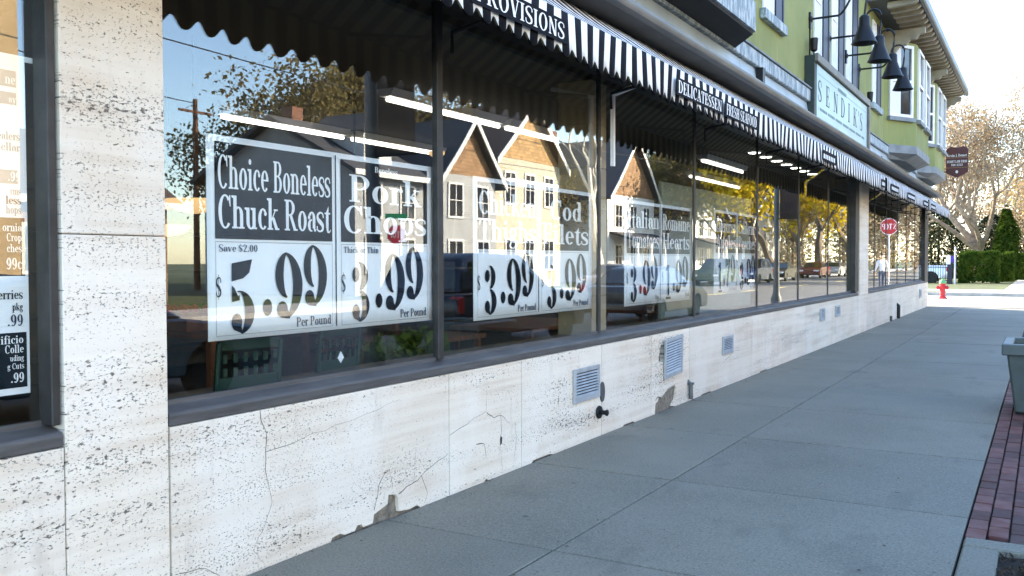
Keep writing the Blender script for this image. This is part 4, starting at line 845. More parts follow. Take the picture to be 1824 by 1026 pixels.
# ================================================================== trees
def grow(seed, h, r0, depth, spread, lean=(0, 0), trunk=.28, kids=(3, 4), ratio=.72, upb=.35, sides=(8, 6, 5, 4, 3, 3, 3), leaf=None, fork=None):
    """tapered trunk and limbs as one mesh; returns (branch builder, leaf builder)"""
    rg = random.Random(seed); br_ = MB(); lf = MB(); H_ = h
    def limb(p, d, L, r, lev):
        n = 5 if lev == 0 else (4 if lev < 3 else 3); pts = [p]; rad = [r]; q = p.copy(); dd = d.copy()
        for i in range(n):
            dd = (dd+Vector((rg.gauss(0, .13), rg.gauss(0, .13), rg.gauss(.02, .09)))*(1+.35*lev)).normalized(); q = q+dd*L/n; pts.append(q.copy()); rad.append(r*(1-.45*(i+1)/n))
        br_.tube(pts, rad, sides[min(lev, 6)], cap=False)
        if lev >= depth-1 and leaf:
            for k in range(leaf[0]):
                c = pts[rg.randrange(1, len(pts))]+Vector((rg.gauss(0, 1), rg.gauss(0, 1), rg.gauss(0, 1)))*leaf[2]
                a = Vector((rg.gauss(0, 1), rg.gauss(0, 1), rg.gauss(0, 1))).normalized(); b = a.cross(Vector((rg.gauss(0, 1), rg.gauss(0, 1), 1))).normalized(); s_ = leaf[1]*rg.uniform(.6, 1.5)
                k0 = len(lf.v); lf.v += [tuple(c-a*s_), tuple(c+b*s_*.6), tuple(c+a*s_), tuple(c-b*s_*.6)]; lf.f.append((k0, k0+1, k0+2, k0+3)); lf.mi.append(0)
        if lev >= depth: return
        nk = fork if (lev == 0 and fork) else rg.randint(*kids)
        for k in range(nk):
            t_ = 1.0 if k == 0 else rg.uniform(.35 if lev else .75, 1.0); i = min(n-1, int(t_*n)); base = pts[i].lerp(pts[i+1], t_*n-i) if i < n else pts[-1]
            az = rg.random()*6.283 if lev else 6.283*k/nk+rg.uniform(-.4, .4); sp = spread*(1 if lev else .8)*rg.uniform(.6, 1.25)
            per = dd.cross(Vector((math.cos(az), math.sin(az), .1))).normalized(); nd = (dd*math.cos(sp)+per*math.sin(sp)+Vector((0, 0, upb*.3))).normalized()
            limb(base, nd, L*ratio*rg.uniform(.75, 1.15)*(1.0 if lev else (1-trunk)/trunk*.42), rad[min(i, len(rad)-1)]*(.78 if k == 0 else .6), lev+1)
    limb(Vector((0, 0, -.05)), Vector((lean[0], lean[1], 1)).normalized(), h*trunk, r0, 0)
    k_ = H_/max(p[2] for p in br_.v); br_.v = [tuple(c*k_ for c in p) for p in br_.v]; lf.v = [tuple(c*k_ for c in p) for p in lf.v]
    return br_, lf
def tree_thing(name, label, loc, wood, leafm, bm_, lm_, group=None, rz=0., s=1.):
    t = thing(name, label, 'tree', loc, rz, group); t.scale = (s, s, s)
    o = link('trunk', bm_, t)
    if lm_: link('crown', lm_, t)
    return t
def mk_tree(seed, wood, leafm, **k):
    b, l = grow(seed, **k); bm_ = b.mesh('trunk', wood, True); lm_ = l.mesh('crown', leafm) if l.v else None; return bm_, lm_
def put(lab, proto, loc, rz=0., s=1., group='street trees', name='street_tree'): return tree_thing(name, lab, loc, None, None, *proto, group, rz, s)
MAIN = mk_tree(5, 'bark_pale', 'bud_leaf', h=15.5, r0=.42, depth=6, spread=.66, trunk=.14, kids=(3, 4), ratio=.76, upb=.12, leaf=(7, .06, .25), fork=6)
BUD = mk_tree(21, 'bark', 'olive_leaf', h=12, r0=.30, depth=5, spread=.55, trunk=.22, kids=(3, 4), ratio=.74, upb=.4, leaf=(24, .11, .50), fork=4)
YEL = mk_tree(33, 'bark', 'yellow_leaf', h=11, r0=.20, depth=5, spread=.6, trunk=.26, kids=(3, 3), ratio=.74, upb=.3, leaf=(22, .12, .34), fork=4)
BIR = mk_tree(41, 'birch_bark', 'bud_leaf', h=13, r0=.24, depth=5, spread=.42, trunk=.38, kids=(3, 3), ratio=.7, upb=.5, leaf=(1, .05, .12), fork=3)
BARE = mk_tree(52, 'bark', 'bud_leaf', h=12, r0=.25, depth=6, spread=.5, trunk=.22, kids=(3, 3), ratio=.74, upb=.3, leaf=(1, .05, .12), fork=4)
put('wide leafless tree with pale branching trunk behind the hedge', MAIN, (-.75, 72, 0), 1.1, 1.0, None, 'budding_tree')
put('leafless tree behind and left of the wide tree, beyond the truck', MAIN, (-7.5, 88, 0), 2.6, .95, 'trees beyond the cross street', 'budding_tree')
put('leafless tree behind and right of the wide tree, beyond the hedge', MAIN, (2.5, 96, 0), 4.0, 1.0, 'trees beyond the cross street', 'budding_tree')
put('tall leafless tree at the back of the lawn, left edge', MAIN, (-14, 105, 0), 5.2, 1.1, 'trees beyond the cross street', 'budding_tree')
# hedge
def leafbox(mb, x0, x1, y0, y1, z0, z1, n, size, rg, rnd=.18):
    for k in range(n):
        f = rg.random(); x, y, z = rg.uniform(x0, x1), rg.uniform(y0, y1), rg.uniform(z0, z1)
        if f < .45: y = y0+abs(rg.gauss(0, .10))
        elif f < .7: z = z1-abs(rg.gauss(0, .10))
        elif f < .85: x = x0+abs(rg.gauss(0, .08))
        else: x = x1-abs(rg.gauss(0, .08))
        bulge = .34*noise.noise(Vector((x*1.1, y*1.1, z*1.1))); p = Vector((x, y-bulge, z+bulge*.6))
        a = Vector((rg.gauss(0, 1), rg.gauss(0, 1), rg.gauss(0, 1))).normalized(); b = a.cross(Vector((rg.gauss(0, 1), rg.gauss(0, 1), 1))).normalized(); s_ = size*rg.uniform(.6, 1.4)
        k0 = len(mb.v); mb.v += [tuple(p-a*s_), tuple(p+b*s_*.6), tuple(p+a*s_), tuple(p-b*s_*.6)]; mb.f.append((k0, k0+1, k0+2, k0+3)); mb.mi.append(0)
def hedge(x0, x1, y0, y1, h, label, n=9000):
    t = thing('hedge', label, 'hedge', ((x0+x1)/2, (y0+y1)/2, 0), 0, 'clipped hedges on the far lawn')
    lf = MB(); leafbox(lf, x0, x1, y0, y1, .1, h, n, .085, rg); part('foliage', lf, 'hedge_leaf', t)
    st = MB()
    for k in range(int((x1-x0)*3)):
        x = rg.uniform(x0+.2, x1-.2); y = rg.uniform(y0+.2, y1-.2); st.tube([(x, y, 0), (x+rg.uniform(-.2, .2), y+rg.uniform(-.2, .2), h*.85)], .03, 5)
    part('stem', st, 'bark', t)
hedge(-1.45, .75, 62.5, 64.2, 1.95, 'clipped green hedge, nearest block right of the iron fence'); hedge(.55, 1.45, 66, 69, 1.85, 'clipped green hedge, middle block beside the far path', 5000); hedge(1.0, 1.9, 74, 80, 1.9, 'clipped green hedge, farthest block beside the far path', 5000)
# dark evergreens behind
EV = []
def conifer(x, y, h, r, label, m='evergreen_leaf', n=9000, size=.11):
    t = thing('evergreen_tree', label, 'tree', (x, y, 0), 0, 'evergreens beyond the cross street'); lf = MB()
    for k in range(n):
        z = h*(.04+.96*rg.random()**1.3); q = 1-z/h; a_ = rg.random()*6.283; rad = r*min(1, q*2.2)**.6*(.8+.45*noise.noise(Vector((math.cos(a_)*1.5, math.sin(a_)*1.5, z*.9+x))))*(rg.random()**.4)
        p = Vector((x+rad*math.cos(a_), y+rad*math.sin(a_), z-.1*rad)); a = Vector((math.cos(a_), math.sin(a_), -.5+rg.gauss(0, .5))).normalized(); b = a.cross(Vector((0, 0, 1))+Vector((rg.gauss(0, .5), rg.gauss(0, .5), 0))).normalized(); s_ = size*rg.uniform(.6, 1.4)
        k0 = len(lf.v); lf.v += [tuple(p-a*s_), tuple(p+b*s_*.5), tuple(p+a*s_), tuple(p-b*s_*.5)]; lf.f.append((k0, k0+1, k0+2, k0+3)); lf.mi.append(0)
    part('crown', lf, m, t); part('trunk', MB().tube([(x, y, 0), (x, y, h*.95)], [.14, .02], 8), 'bark', t)
conifer(.85, 70.5, 5.2, 1.05, 'narrow yellowish green conifer right of the pale tree trunk', 'hedge_leaf'); conifer(-4.2, 80, 5.6, 3.4, 'dark spreading evergreen behind the white truck'); conifer(-8.8, 82, 6.2, 3.4, 'dark spreading evergreen beyond the shop corner'); conifer(-.6, 84, 5.2, 3.0, 'dark evergreen in the shade behind the pale tree trunk')
wd_ = MB(); wl = MB()
for k in range(46):
    x = -45+k*2.1+rg.uniform(-1, 1); y = 118+rg.uniform(0, 26); h = rg.uniform(8, 13); wd_.tube([(x, y, 0), (x+rg.uniform(-.5, .5), y, h*.6)], [.22, .08], 5)
    for q in range(10): e = Vector((x+rg.gauss(0, 1.8), y+rg.gauss(0, 1.5), h*rg.uniform(.55, 1))); wd_.tube([(x, y, h*rg.uniform(.25, .55)), tuple(e)], [.07, .02], 3); leaves(wl, e, (1.4, 1.2, 1.2), 55, .20, rg)
    leaves(wl, (x, y-1, 2.2), (2.2, 1.4, 2.6), 170, .24, rg)
wdo = tag(part('woodland', wd_, 'bark'), 'distant bare woodland across the back of the lawn', 'woodland', kind='stuff'); part('twigs', wl, 'bud_leaf', wdo)
wd2 = MB(); wl2 = MB()
for k in range(40):
    x = -8+rg.uniform(0, 46); y = 175+rg.uniform(0, 40)-(30 if x > 18 else 0); h = rg.uniform(10, 17); wd2.tube([(x, y, 0), (x+rg.uniform(-.5, .5), y, h*.6)], [.26, .1], 5)
    for q in range(8): e = Vector((x+rg.gauss(0, 2.0), y+rg.gauss(0, 1.5), h*rg.uniform(.3, 1))); wd2.tube([(x, y, h*rg.uniform(.2, .5)), tuple(e)], [.09, .03], 3); leaves(wl2, e, (1.6, 1.4, 1.4), 40, .26, rg)
    leaves(wl2, (x, y-1, 1.8), (2.4, 1, 2.0), 60, .28, rg)
wdo = tag(part('woodland', wd2, 'bark'), 'woodland closing the end of the road, mirrored in the far panes', 'woodland', kind='stuff'); part('twigs', wl2, 'olive_leaf', wdo)
# iron fence with posts, in front of the truck
t = thing('iron_fence', 'black iron picket fence in front of the white truck', 'fence', (-5, 60.4, 0))
for zz in (.2, 1.0): part('rail', MB().box(-9.0, -1.9, 60.38, 60.41, zz, zz+.04), 'black_iron', t)
pk = MB().box(-.014, .014, -.014, .014, .05, 1.2).mesh('picket', 'black_iron')
for k in range(54): o = link('picket', pk, t); o.location = Vector((-9.0+k*.132, 60.37, 0))-t.location
for xx in (-9.05, -5.4, -1.85): part('post', MB().box(xx-.05, xx+.05, 60.34, 60.44, 0, 1.32).lathe([(.05, 1.32), (.06, 1.36), (.0, 1.42)], (xx, 60.39, 0), 8), 'black_iron', t)
t = thing('site_post', 'short dark post with white and purple top beside the hedge', 'post', (-1.7, 59.9, 0)); part('shaft', MB().box(-1.82, -1.58, 59.8, 59.95, 0, 1.35), 'navy_shutter', t); part('cap_board', MB().box(-1.93, -1.68, 59.76, 59.79, 1.2, 1.72), 'white_frame', t); part('side_board', MB().box(-1.675, -1.5, 59.76, 59.79, 1.3, 1.70), 'purple', t)
t = thing('sign_pole', 'thin pale metal pole standing beside the hedge', 'pole', (-1.42, 59.6, 0)); part('shaft', MB().tube([(-1.42, 59.6, 0), (-1.42, 59.6, 2.25)], .05, 10), 'pale_post', t)

# ================================================================== vehicles
def car(name, label, loc, rz, col, kind='sedan', group='parked cars'):
    t = thing(name, label, 'truck' if kind == 'pickup' else 'car', loc, rz, group)
    key = 'paint_%d' % (hash(col) % 9999); mat(key, col, .22, .3, spec=.7)
    q = lambda n, mb, m, par=None, **k: part(n, mb, m, par or t, world=False, **k)
    if kind == 'pickup': prof = [(-2.75, .55), (-2.75, 1.08), (-.75, 1.10), (-.75, 1.12), (.95, 1.12), (2.55, 1.02), (2.72, .9), (2.72, .5)]; cab = [(-.78, 1.12), (-.62, 1.80), (.35, 1.84), (1.05, 1.12)]; ww, wx, wr = .96, (-1.75, 1.78), .38
    elif kind == 'suv': prof = [(-2.3, .5), (-2.35, .95), (-2.2, 1.06), (.95, 1.06), (2.05, .96), (2.3, .82), (2.3, .45)]; cab = [(-2.2, 1.06), (-1.95, 1.62), (-1.5, 1.72), (.1, 1.70), (.95, 1.06)]; ww, wx, wr = .92, (-1.42, 1.42), .35
    else: prof = [(-2.3, .45), (-2.34, .8), (-2.2, .95), (-1.5, .98), (1.0, .95), (2.0, .82), (2.28, .68), (2.3, .40)]; cab = [(-1.65, .97), (-.95, 1.38), (-.3, 1.44), (.25, 1.40), (1.05, .95)]; ww, wx, wr = .90, (-1.4, 1.4), .32
    # body: outline with wheel arches, cross-section narrowing towards the shoulders
    low = []
    for xw in sorted(wx, reverse=True): low += [(xw+(wr+.06)*math.cos(a), .30+(wr+.06)*math.sin(a)) for a in [R(k*22.5) for k in range(9)]]
    zl = .30; outl = prof+[(prof[-1][0]-.05, zl)]+[(x, max(z, zl)) for x, z in low]+[(prof[0][0]+.05, zl)]
    mb = MB(); n = len(outl)
    ring = [(-1., 1.), (-.97, 1.), (.97, 1.), (1., 1.)]
    def yy(z, f): return ww*f*(1-.10*max(0, (z-.75))/.5-.04*max(0, .55-z))
    v = [(x, yy(z, -1), z) for x, z in outl]+[(x, yy(z, 1), z) for x, z in outl]
    mb.add(v, [tuple(range(n)), tuple(range(n, 2*n))]+[(i, (i+1) % n, n+(i+1) % n, n+i) for i in range(n)])
    q('body', mb, key, bevel=.03, smooth=True)
    def cabm(c, f0, f1, grow_=0.):
        m = len(c); zc0 = min(z for _, z in c); zc1 = max(z for _, z in c)
        wf = lambda z: ww*(f0+(f1-f0)*(z-zc0)/(zc1-zc0))
        return MB().add([(x, -wf(z), z) for x, z in c]+[(x, wf(z), z) for x, z in c], [tuple(range(m)), tuple(range(m, 2*m))]+[(i, (i+1) % m, m+(i+1) % m, m+i) for i in range(m)])
    cb = q('cabin', cabm(cab, .92, .72), key, bevel=.03, smooth=True)
    zc0 = min(z for _, z in cab); zc1 = max(z for _, z in cab); cxm = sum(x for x, _ in cab)/len(cab)
    gl_ = [(cxm+(x-cxm)*.86, zc0+.05+(z-zc0)*.80) for x, z in cab]
    for sgn in (-1, 1):
        wf = lambda z: ww*(.92-.20*(z-zc0)/(zc1-zc0))+.006
        mb = MB(); m = len(gl_); mb.add([(x, sgn*wf(z), z) for x, z in gl_]+[(x, sgn*(wf(z)-.02), z) for x, z in gl_], [tuple(range(m)), tuple(range(m, 2*m))]+[(i, (i+1) % m, m+(i+1) % m, m+i) for i in range(m)]); q('side_window', mb, 'car_glass', cb)
    for (a, b), nm in (((cab[-1], cab[-2]), 'windscreen'), ((cab[0], cab[1]), 'rear_window')):
        pa = (a[0]+(b[0]-a[0])*.1, a[1]+(b[1]-a[1])*.1); pb_ = (a[0]+(b[0]-a[0])*.9, a[1]+(b[1]-a[1])*.9); ox = .012 if nm == 'windscreen' else -.012
        mb = MB().add([(p[0]+ox+o_, s_*ww*f_, p[1]+.008) for o_ in (0, -.02 if ox > 0 else .02) for p, f_ in ((pa, .80), (pb_, .66)) for s_ in (-1, 1)], [(0, 1, 3, 2), (4, 5, 7, 6), (0, 1, 5, 4), (2, 3, 7, 6), (0, 2, 6, 4), (1, 3, 7, 5)]); q(nm, mb, 'car_glass', cb)
    for xw in wx:
        for sgn in (-1, 1):
            y0 = sgn*(ww-.12); wh = q('wheel', MB().lathe([(wr*.62, -.10), (wr*.95, -.10), (wr, -.07), (wr, .07), (wr*.95, .10), (wr*.62, .10)], (xw, y0, wr), 24, 'y'), 'tyre', smooth=True)
            q('rim', MB().lathe([(wr*.6, sgn*.075), (wr*.55, sgn*.09), (wr*.2, sgn*.07), (wr*.15, sgn*.10), (.0, sgn*.10)], (xw, y0, wr), 16, 'y'), 'rim', wh)
    xf, xb = prof[-2][0], prof[0][0]
    for sgn in (-1, 1):
        q('headlight', MB().box(xf-.10, xf+.01, sgn*ww*.55, sgn*ww*.86, .60, .74) if sgn > 0 else MB().box(xf-.10, xf+.01, -ww*.86, -ww*.55, .60, .74), 'lamp_white', bevel=.02)
        a, b = sorted((sgn*ww*.78, sgn*ww*.985)); q('tail_light', MB().box(xb-.02, xb+.12, a, b, .72, 1.0), 'tail_red', bevel=.015)
    q('bumper', MB().box(xf-.06, xf+.05, -ww*.88, ww*.88, .36, .52), key if kind != 'pickup' else 'rim', bevel=.04); q('bumper', MB().box(xb-.06, xb+.08, -ww*.88, ww*.88, .36, .54), key if kind != 'pickup' else 'rim', bevel=.04)
    return t
car('pickup_truck', 'white pickup truck parked behind the iron fence', (-4.75, 63.2, .02), R(180), (.72, .73, .75), 'pickup')
car('parked_car', 'dark blue car parked beyond the white pickup truck', (-6.2, 70, .02), R(180), (.03, .04, .08), 'suv')
car('parked_car', 'dark teal car at near kerb, its bonnet mirrored in nearest window', (5.75, 5.75, -.13), R(90), (.07, .13, .16), 'sedan')
car('parked_car', 'blue car at near kerb mirrored behind the pork chops poster', (5.75, 14.5, -.13), R(90), (.02, .03, .045), 'suv')
car('parked_car', 'dark grey car at near kerb mirrored by the tomato poster', (5.75, 22.5, -.13), R(90), (.05, .05, .055), 'sedan')
for (x, y, c, k, lb) in ((14.6, 40, (.25, .25, .26), 'sedan', 'silver car across the road mirrored in the middle windows'), (14.6, 56, (.02, .05, .04), 'suv', 'dark green car across the road mirrored in the far windows'), (14.6, 64, (.03, .05, .12), 'suv', 'navy car across the road mirrored in the far windows'), (14.6, 72, (.02, .02, .022), 'sedan', 'black car across the road mirrored in the far windows'), (14.6, 84, (.12, .03, .03), 'sedan', 'dark red car across the road mirrored left of the stone pier'), (14.6, 93, (.4, .4, .4), 'sedan', 'pale car across the road mirrored left of the stone pier')): car('parked_car', lb, (x, y, -.13), R(-90), c, k)

# ================================================================== across the road (seen mirrored in the glass)
def house(label, loc, w_, d_, h, rise, wallm, roofm, gable='x', gablem=None, wins=(), name='house', trim='trim_white', porch=False, chim=False, dormers=()):
    """front faces -x at x=loc.x, spans loc.y..loc.y+w_, depth d_; gable 'x': ridge runs along x (gable end to the road), 'y': ridge along y"""
    x0, y0 = loc[0], loc[1]; x1, y1 = x0+d_, y0+w_
    t = thing(name, label, 'house', (x0, (y0+y1)/2, 0))
    part('wall', MB().box(x0, x1, y0, y1, -.1, h), wallm, t)
    ov = .45
    if gable == 'x':
        ym = (y0+y1)/2; part('gable', MB().prism([(y0, h+.002), (y1, h+.002), (ym, h+rise)], 'x', x0+.02, x1-.02), gablem or wallm, t)
        k = rise/(w_/2)
        for a, b in (((y0-ov, h-ov*k), (ym, h+rise)), ((y1+ov, h-ov*k), (ym, h+rise))):
            part('roof_slope', MB().prism([a, b, (b[0], b[1]+.2), (a[0], a[1]+.2)], 'x', x0-ov, x1+ov), roofm, t)
            part('barge_board', MB().prism([(a[0], a[1]-.12), (b[0], b[1]-.14), (b[0], b[1]+.21), (a[0], a[1]+.21)], 'x', x0-ov-.06, x0-ov-.002), trim, t)
    else:
        xm = (x0+x1)/2; k = rise/(d_/2)
        for yy in (y0+.02, y1-.14): part('gable', MB().prism([(x0, h+.002), (x1, h+.002), (xm, h+rise)], 'y', yy, yy+.12), gablem or wallm, t)
        for a, b in (((x0-ov, h-ov*k), (xm, h+rise)), ((x1+ov, h-ov*k), (xm, h+rise))): part('roof_slope', MB().prism([a, b, (b[0], b[1]+.2), (a[0], a[1]+.2)], 'y', y0-ov, y1+ov), roofm, t)
        part('fascia', MB().box(x0-ov-.05, x0-ov-.002, y0-ov, y1+ov, h-ov*k-.02, h-ov*k+.22), trim, t)
    for (wy, wz, ww_, wh) in wins:
        f = MB(); b = .11
        for q in ((wy-ww_/2-b, wy-ww_/2, wz-b, wz+wh+b), (wy+ww_/2, wy+ww_/2+b, wz-b, wz+wh+b), (wy-ww_/2, wy+ww_/2, wz-b, wz), (wy-ww_/2, wy+ww_/2, wz+wh, wz+wh+b), (wy-.025, wy+.025, wz, wz+wh), (wy-ww_/2, wy-.026, wz+wh*.5-.02, wz+wh*.5+.02), (wy+.026, wy+ww_/2, wz+wh*.5-.02, wz+wh*.5+.02)): f.box(x0-.07, x0-.002, *q)
        wn = part('window', f, trim, t); part('pane', MB().box(x0-.03, x0-.004, wy-ww_/2, wy+ww_/2, wz, wz+wh), 'dark_glass', wn)
    for (dy, dw, dz, dh, dm) in dormers:
        dx = x0+(dz-h)/rise*(d_/2)*.9
        dr = part('dormer', MB().prism([(dy-dw/2, dz-.6), (dy+dw/2, dz-.6), (dy+dw/2, dz+dh), (dy, dz+dh+dw*.42), (dy-dw/2, dz+dh)], 'x', dx-.9, dx+2.2), dm, t)
        for sgn in (-1, 1): part('dormer_roof', MB().prism([(dy+sgn*(dw/2+.25), dz+dh-.12), (dy, dz+dh+dw*.42+.06), (dy, dz+dh+dw*.42+.22), (dy+sgn*(dw/2+.25), dz+dh+.06)], 'x', dx-1.15, dx+2.3), roofm, dr)
        part('pane', MB().box(dx-.93, dx-.905, dy-dw*.22, dy+dw*.22, dz+.1, dz+dh*.9), 'dark_glass', dr)
    if porch:
        pr = part('porch_roof', MB().prism([(x0-2.2, 2.7), (x0-.002, 3.3), (x0-.002, 3.45), (x0-2.25, 2.85)], 'y', y0+.3, y1-.3), roofm, t); part('porch_deck', MB().box(x0-2.1, x0-.002, y0+.3, y1-.3, -.1, .5), 'trim_white', t)
        for k in range(4): part('column', MB().box(x0-2.05, x0-1.87, y0+.5+k*(w_-1.2)/3, y0+.68+k*(w_-1.2)/3, .5, 2.74), trim, t)
    if chim: part('chimney', MB().box(x0+d_*.55, x0+d_*.55+.7, y0+w_*.3, y0+w_*.3+.7, h+rise*.4, h+rise+.9), shingle('brick_far', (.28, .12, .07), .22, .08), t)
    return t
siding('siding_grey', (.30, .31, .31)); siding('siding_cream', (.44, .39, .29)); siding('siding_tan', (.36, .25, .12)); siding('siding_white', (.66, .65, .60)); shingle('shingle_brown', (.34, .20, .10)); shingle('shingle_tan', (.48, .30, .13)); siding('siding_pale', (.58, .58, .56))
rows = lambda ys_, zs_, a, b: tuple((y, z, a, b) for y in ys_ for z in zs_)
house('tan clapboard building across the road mirrored in the left edge window', (20.5, -3, 0), 17.3, 10, 9.6, 2.2, 'siding_tan', 'roof_dark', 'y', wins=rows((0, 3, 6.5, 10, 12.6), (1.0, 4.2), 1.1, 1.7))
house('low brick house across the road mirrored left of first poster', (24, 15.6, 0), 6.2, 8, 3.6, 2.4, 'shingle_brown', 'roof_brown', 'y', wins=rows((17, 19.6), (1.2,), 1.0, 1.4), chim=True)
house('grey sided house with one dormer mirrored behind the chuck roast poster', (21.6, 29.2, 0), 5.0, 9, 5.3, 2.4, 'siding_grey', 'roof_dark', 'y', wins=rows((30.4, 32.9), (1., 3.4), 1.0, 1.4), trim='siding_pale', dormers=((31.6, 1.9, 6.2, .9, 'siding_pale'),), chim=True)
house('grey house with brown shingled gable mirrored above the pork chops poster', (21.0, 34.6, 0), 5.0, 9, 5.6, 2.7, 'siding_grey', 'roof_dark', 'x', 'shingle_brown', rows((35.9, 38.2), (.9, 3.6), 1.0, 1.5), trim='siding_pale')
house('cream house with sunlit tan shingle gable mirrored above chicken poster', (21.5, 40.4, 0), 7.2, 9, 7.0, 3.2, 'siding_cream', 'roof_brown', 'x', 'shingle_tan', rows((41.9, 44, 46.2), (1.0, 4.6), .95, 1.6))
house('white house with dark gable roof and porch mirrored by tomato poster', (22.0, 55.5, 0), 8.5, 10, 6.0, 4.0, 'siding_white', 'roof_dark', 'x', 'shingle_brown', rows((57.3, 60, 62.4), (1.0, 3.8), 1.1, 1.5), porch=True, chim=True)
house('pale house farther along the road mirrored by apples poster', (22.5, 74, 0), 9, 10, 5.6, 3.4, 'siding_pale', 'roof_brown', 'x', 'siding_grey', rows((76, 78.5, 81), (1.0, 3.6), 1.1, 1.5), porch=True)
house('cream house far along the road mirrored in the last windows', (22.5, 92, 0), 9, 10, 5.6, 3.4, 'siding_cream', 'roof_dark', 'x', 'siding_grey', rows((94, 96.5, 99), (1.0, 3.6), 1.1, 1.5))
gt = 'trees across the road'
for lb, pr_, loc, rz, s_ in (
    ('tall budding tree behind the grey dormer house, left of three', BUD, (31, 33.6, 0), .4, .84), ('tall budding tree behind the grey dormer house, middle of three', BUD, (32, 39.0, 0), 2.0, 1.05), ('tall budding tree behind the shingled gable house, right of three', BUD, (32, 45, 0), 4.1, 1.15),
    ('bare tree mirrored beside the utility pole at the left', BARE, (36, 27, 0), 1.0, .62), ('pale birch mirrored in front of the cream gable house', BIR, (19.6, 49.0, 0), .3, 1.0),
    ('brown budding tree between the cream house and porch house, nearer', BUD, (27, 55, 0), 3.0, .72), ('brown budding tree behind the porch house', BUD, (36, 66, 0), 5.0, 1.2), ('brown budding tree past the porch house', BUD, (24, 70, 0), 1.7, 1.05),
    ('bare street tree mirrored near the apples poster', BARE, (17.5, 66, 0), 2.2, .9), ('yellow leaved street tree, nearest of the yellow trees', YEL, (17.0, 73, 0), .5, 1.25), ('yellow leaved street tree, second of the yellow trees', YEL, (18.0, 83, 0), 2.5, 1.4), ('dark trunked bare street tree among the yellow trees', BARE, (16.8, 88, 0), 4.4, .9),
    ('yellow leaved street tree, third of the yellow trees', YEL, (17.2, 99, 0), 3.6, 1.5), ('yellow leaved street tree, fourth of the yellow trees', YEL, (17.0, 116, 0), 1.2, 1.6), ('yellow leaved street tree, farthest of the yellow trees', YEL, (13.5, 150, 0), 5.1, 1.8), ('budding tree far down the road mirrored beside the stop sign', BUD, (19, 135, 0), .9, .95), ('budding tree closing the road mirrored in the last pane', BUD, (8.5, 170, 0), 2.8, 1.2), ('bare tree at the far corner mirrored in the last pane', BARE, (6.4, 92, 0), 2.8, .9)):
    put(lb, pr_, loc, rz, s_, gt)
# lamp posts with banners on the near kerb
def banner_post(y, label, words):
    t = thing('lamp_post', label, 'lamp post', (4.12, y, 0), 0, 'lamp posts with banners on the near kerb')
    part('pole', MB().lathe([(.16, -.01), (.16, .25), (.11, .35), (.095, .5), (.085, 6.4), (.07, 6.5)], (4.12, y, 0), 14), 'steel_grey', t, smooth=True); part('lantern', MB().tube([(4.12, y, 6.4), (4.5, y, 6.8), (5.4, y, 6.9)], .05, 8).box(5.3, 6.0, y-.13, y+.13, 6.84, 6.98), 'steel_grey', t)
    for zz in (4.42, 2.80): part('banner_arm', MB().tube([(4.12, y, zz), (3.40, y, zz)], .018, 6), 'black_iron', t)
    bn = part('banner', MB().box(3.44, 4.01, y-.006, y+.006, 2.81, 4.41), 'banner_brown', t)
    if words:
        for s_, w_, h_, z_ in (('DOWNER', .46, .10, 3.86), ('AVENUE', .44, .10, 3.72)): inkmesh('lettering', text_polys(s_.replace('U', 'V'), w_, h_), 'y', (3.495, y-.0075, z_), 'banner_text', bn)
    return t
GL['U'] = (.72, g_stem(.16, .3, 1, False)+g_stem(.58, .3, 1, False, w=.07)+g_bowl(.365, .3, .29, .31, 180, 360))
banner_post(9.1, 'grey lamp post with brown banner mirrored above the pork chops poster', True); banner_post(29.4, 'grey lamp post with dark banner mirrored behind far panes', False)
# utility pole and wires
up_ = thing('utility_pole', 'reddish wooden utility pole mirrored at the left of first window', 'utility pole', (34, 31.6, 0)); part('shaft', MB().lathe([(.17, -.1), (.11, 9.7)], (34, 31.6, 0), 10), 'pole_wood', up_, smooth=True); part('crossarm', MB().box(33.95, 34.05, 30.6, 32.6, 9.0, 9.12), 'pole_wood', up_)
def wire(a, b, sag, label):
    a, b = Vector(a), Vector(b); t = thing('overhead_wire', label, 'wire', tuple(a), 0, 'overhead wires across the road'); part('cable', MB().tube([tuple(a.lerp(b, k/16)-Vector((0, 0, sag*4*(k/16)*(1-k/16)))) for k in range(17)], .022, 4), 'cable', t)
wire((19.5, 2, 10.5), (19.5, 60, 9.4), .5, 'upper overhead wire along the far side of the road'); wire((19.3, 2, 8.6), (19.3, 60, 8.2), .5, 'lower overhead wire along the far side of the road'); wire((20, 5, 9.3), (34, 31.6, 9.5), .7, 'overhead wire running to the utility pole')
# stop signs
def stop_sign(x, y, z, label, rz, plate=False):
    t = thing('stop_sign', label, 'stop sign', (x, y, 0), rz, 'stop signs')
    part('pole', MB().tube([(0, .03, -.1), (0, .03, z+.45)], .03, 8), 'pale_post', t, world=False)
    oc = [(.41*math.cos(R(22.5+45*k)), .41*math.sin(R(22.5+45*k))) for k in range(8)]
    bd = part('border', MB().prism([(a, z+b) for a, b in oc], 'y', -.004, .0), 'sign_white', t, world=False); part('face', MB().prism([(a*.94, z+b*.94) for a, b in oc], 'y', -.008, -.0045), 'stop_red', t, world=False)
    for ch, u in zip('STOP', (-.30, -.14, .01, .17)):
        o = inkmesh('letter', [[(a*.19+u, b*.26) for a, b in p] for p in GL[ch][1]], 'y', (0, -.0095, z-.13), 'sign_white', None); o.parent = t
    if plate: part('street_plate', MB().box(-.45, .45, .04, .05, z+.62, z+.82), 'street_green', t, world=False)
stop_sign(3.05, 46, 3.05, 'red stop sign mirrored large in the windows past the stone pier', 0); stop_sign(18.6, 28.2, 2.5, 'red stop sign with green street plate mirrored behind pork chops poster', R(-35), True)
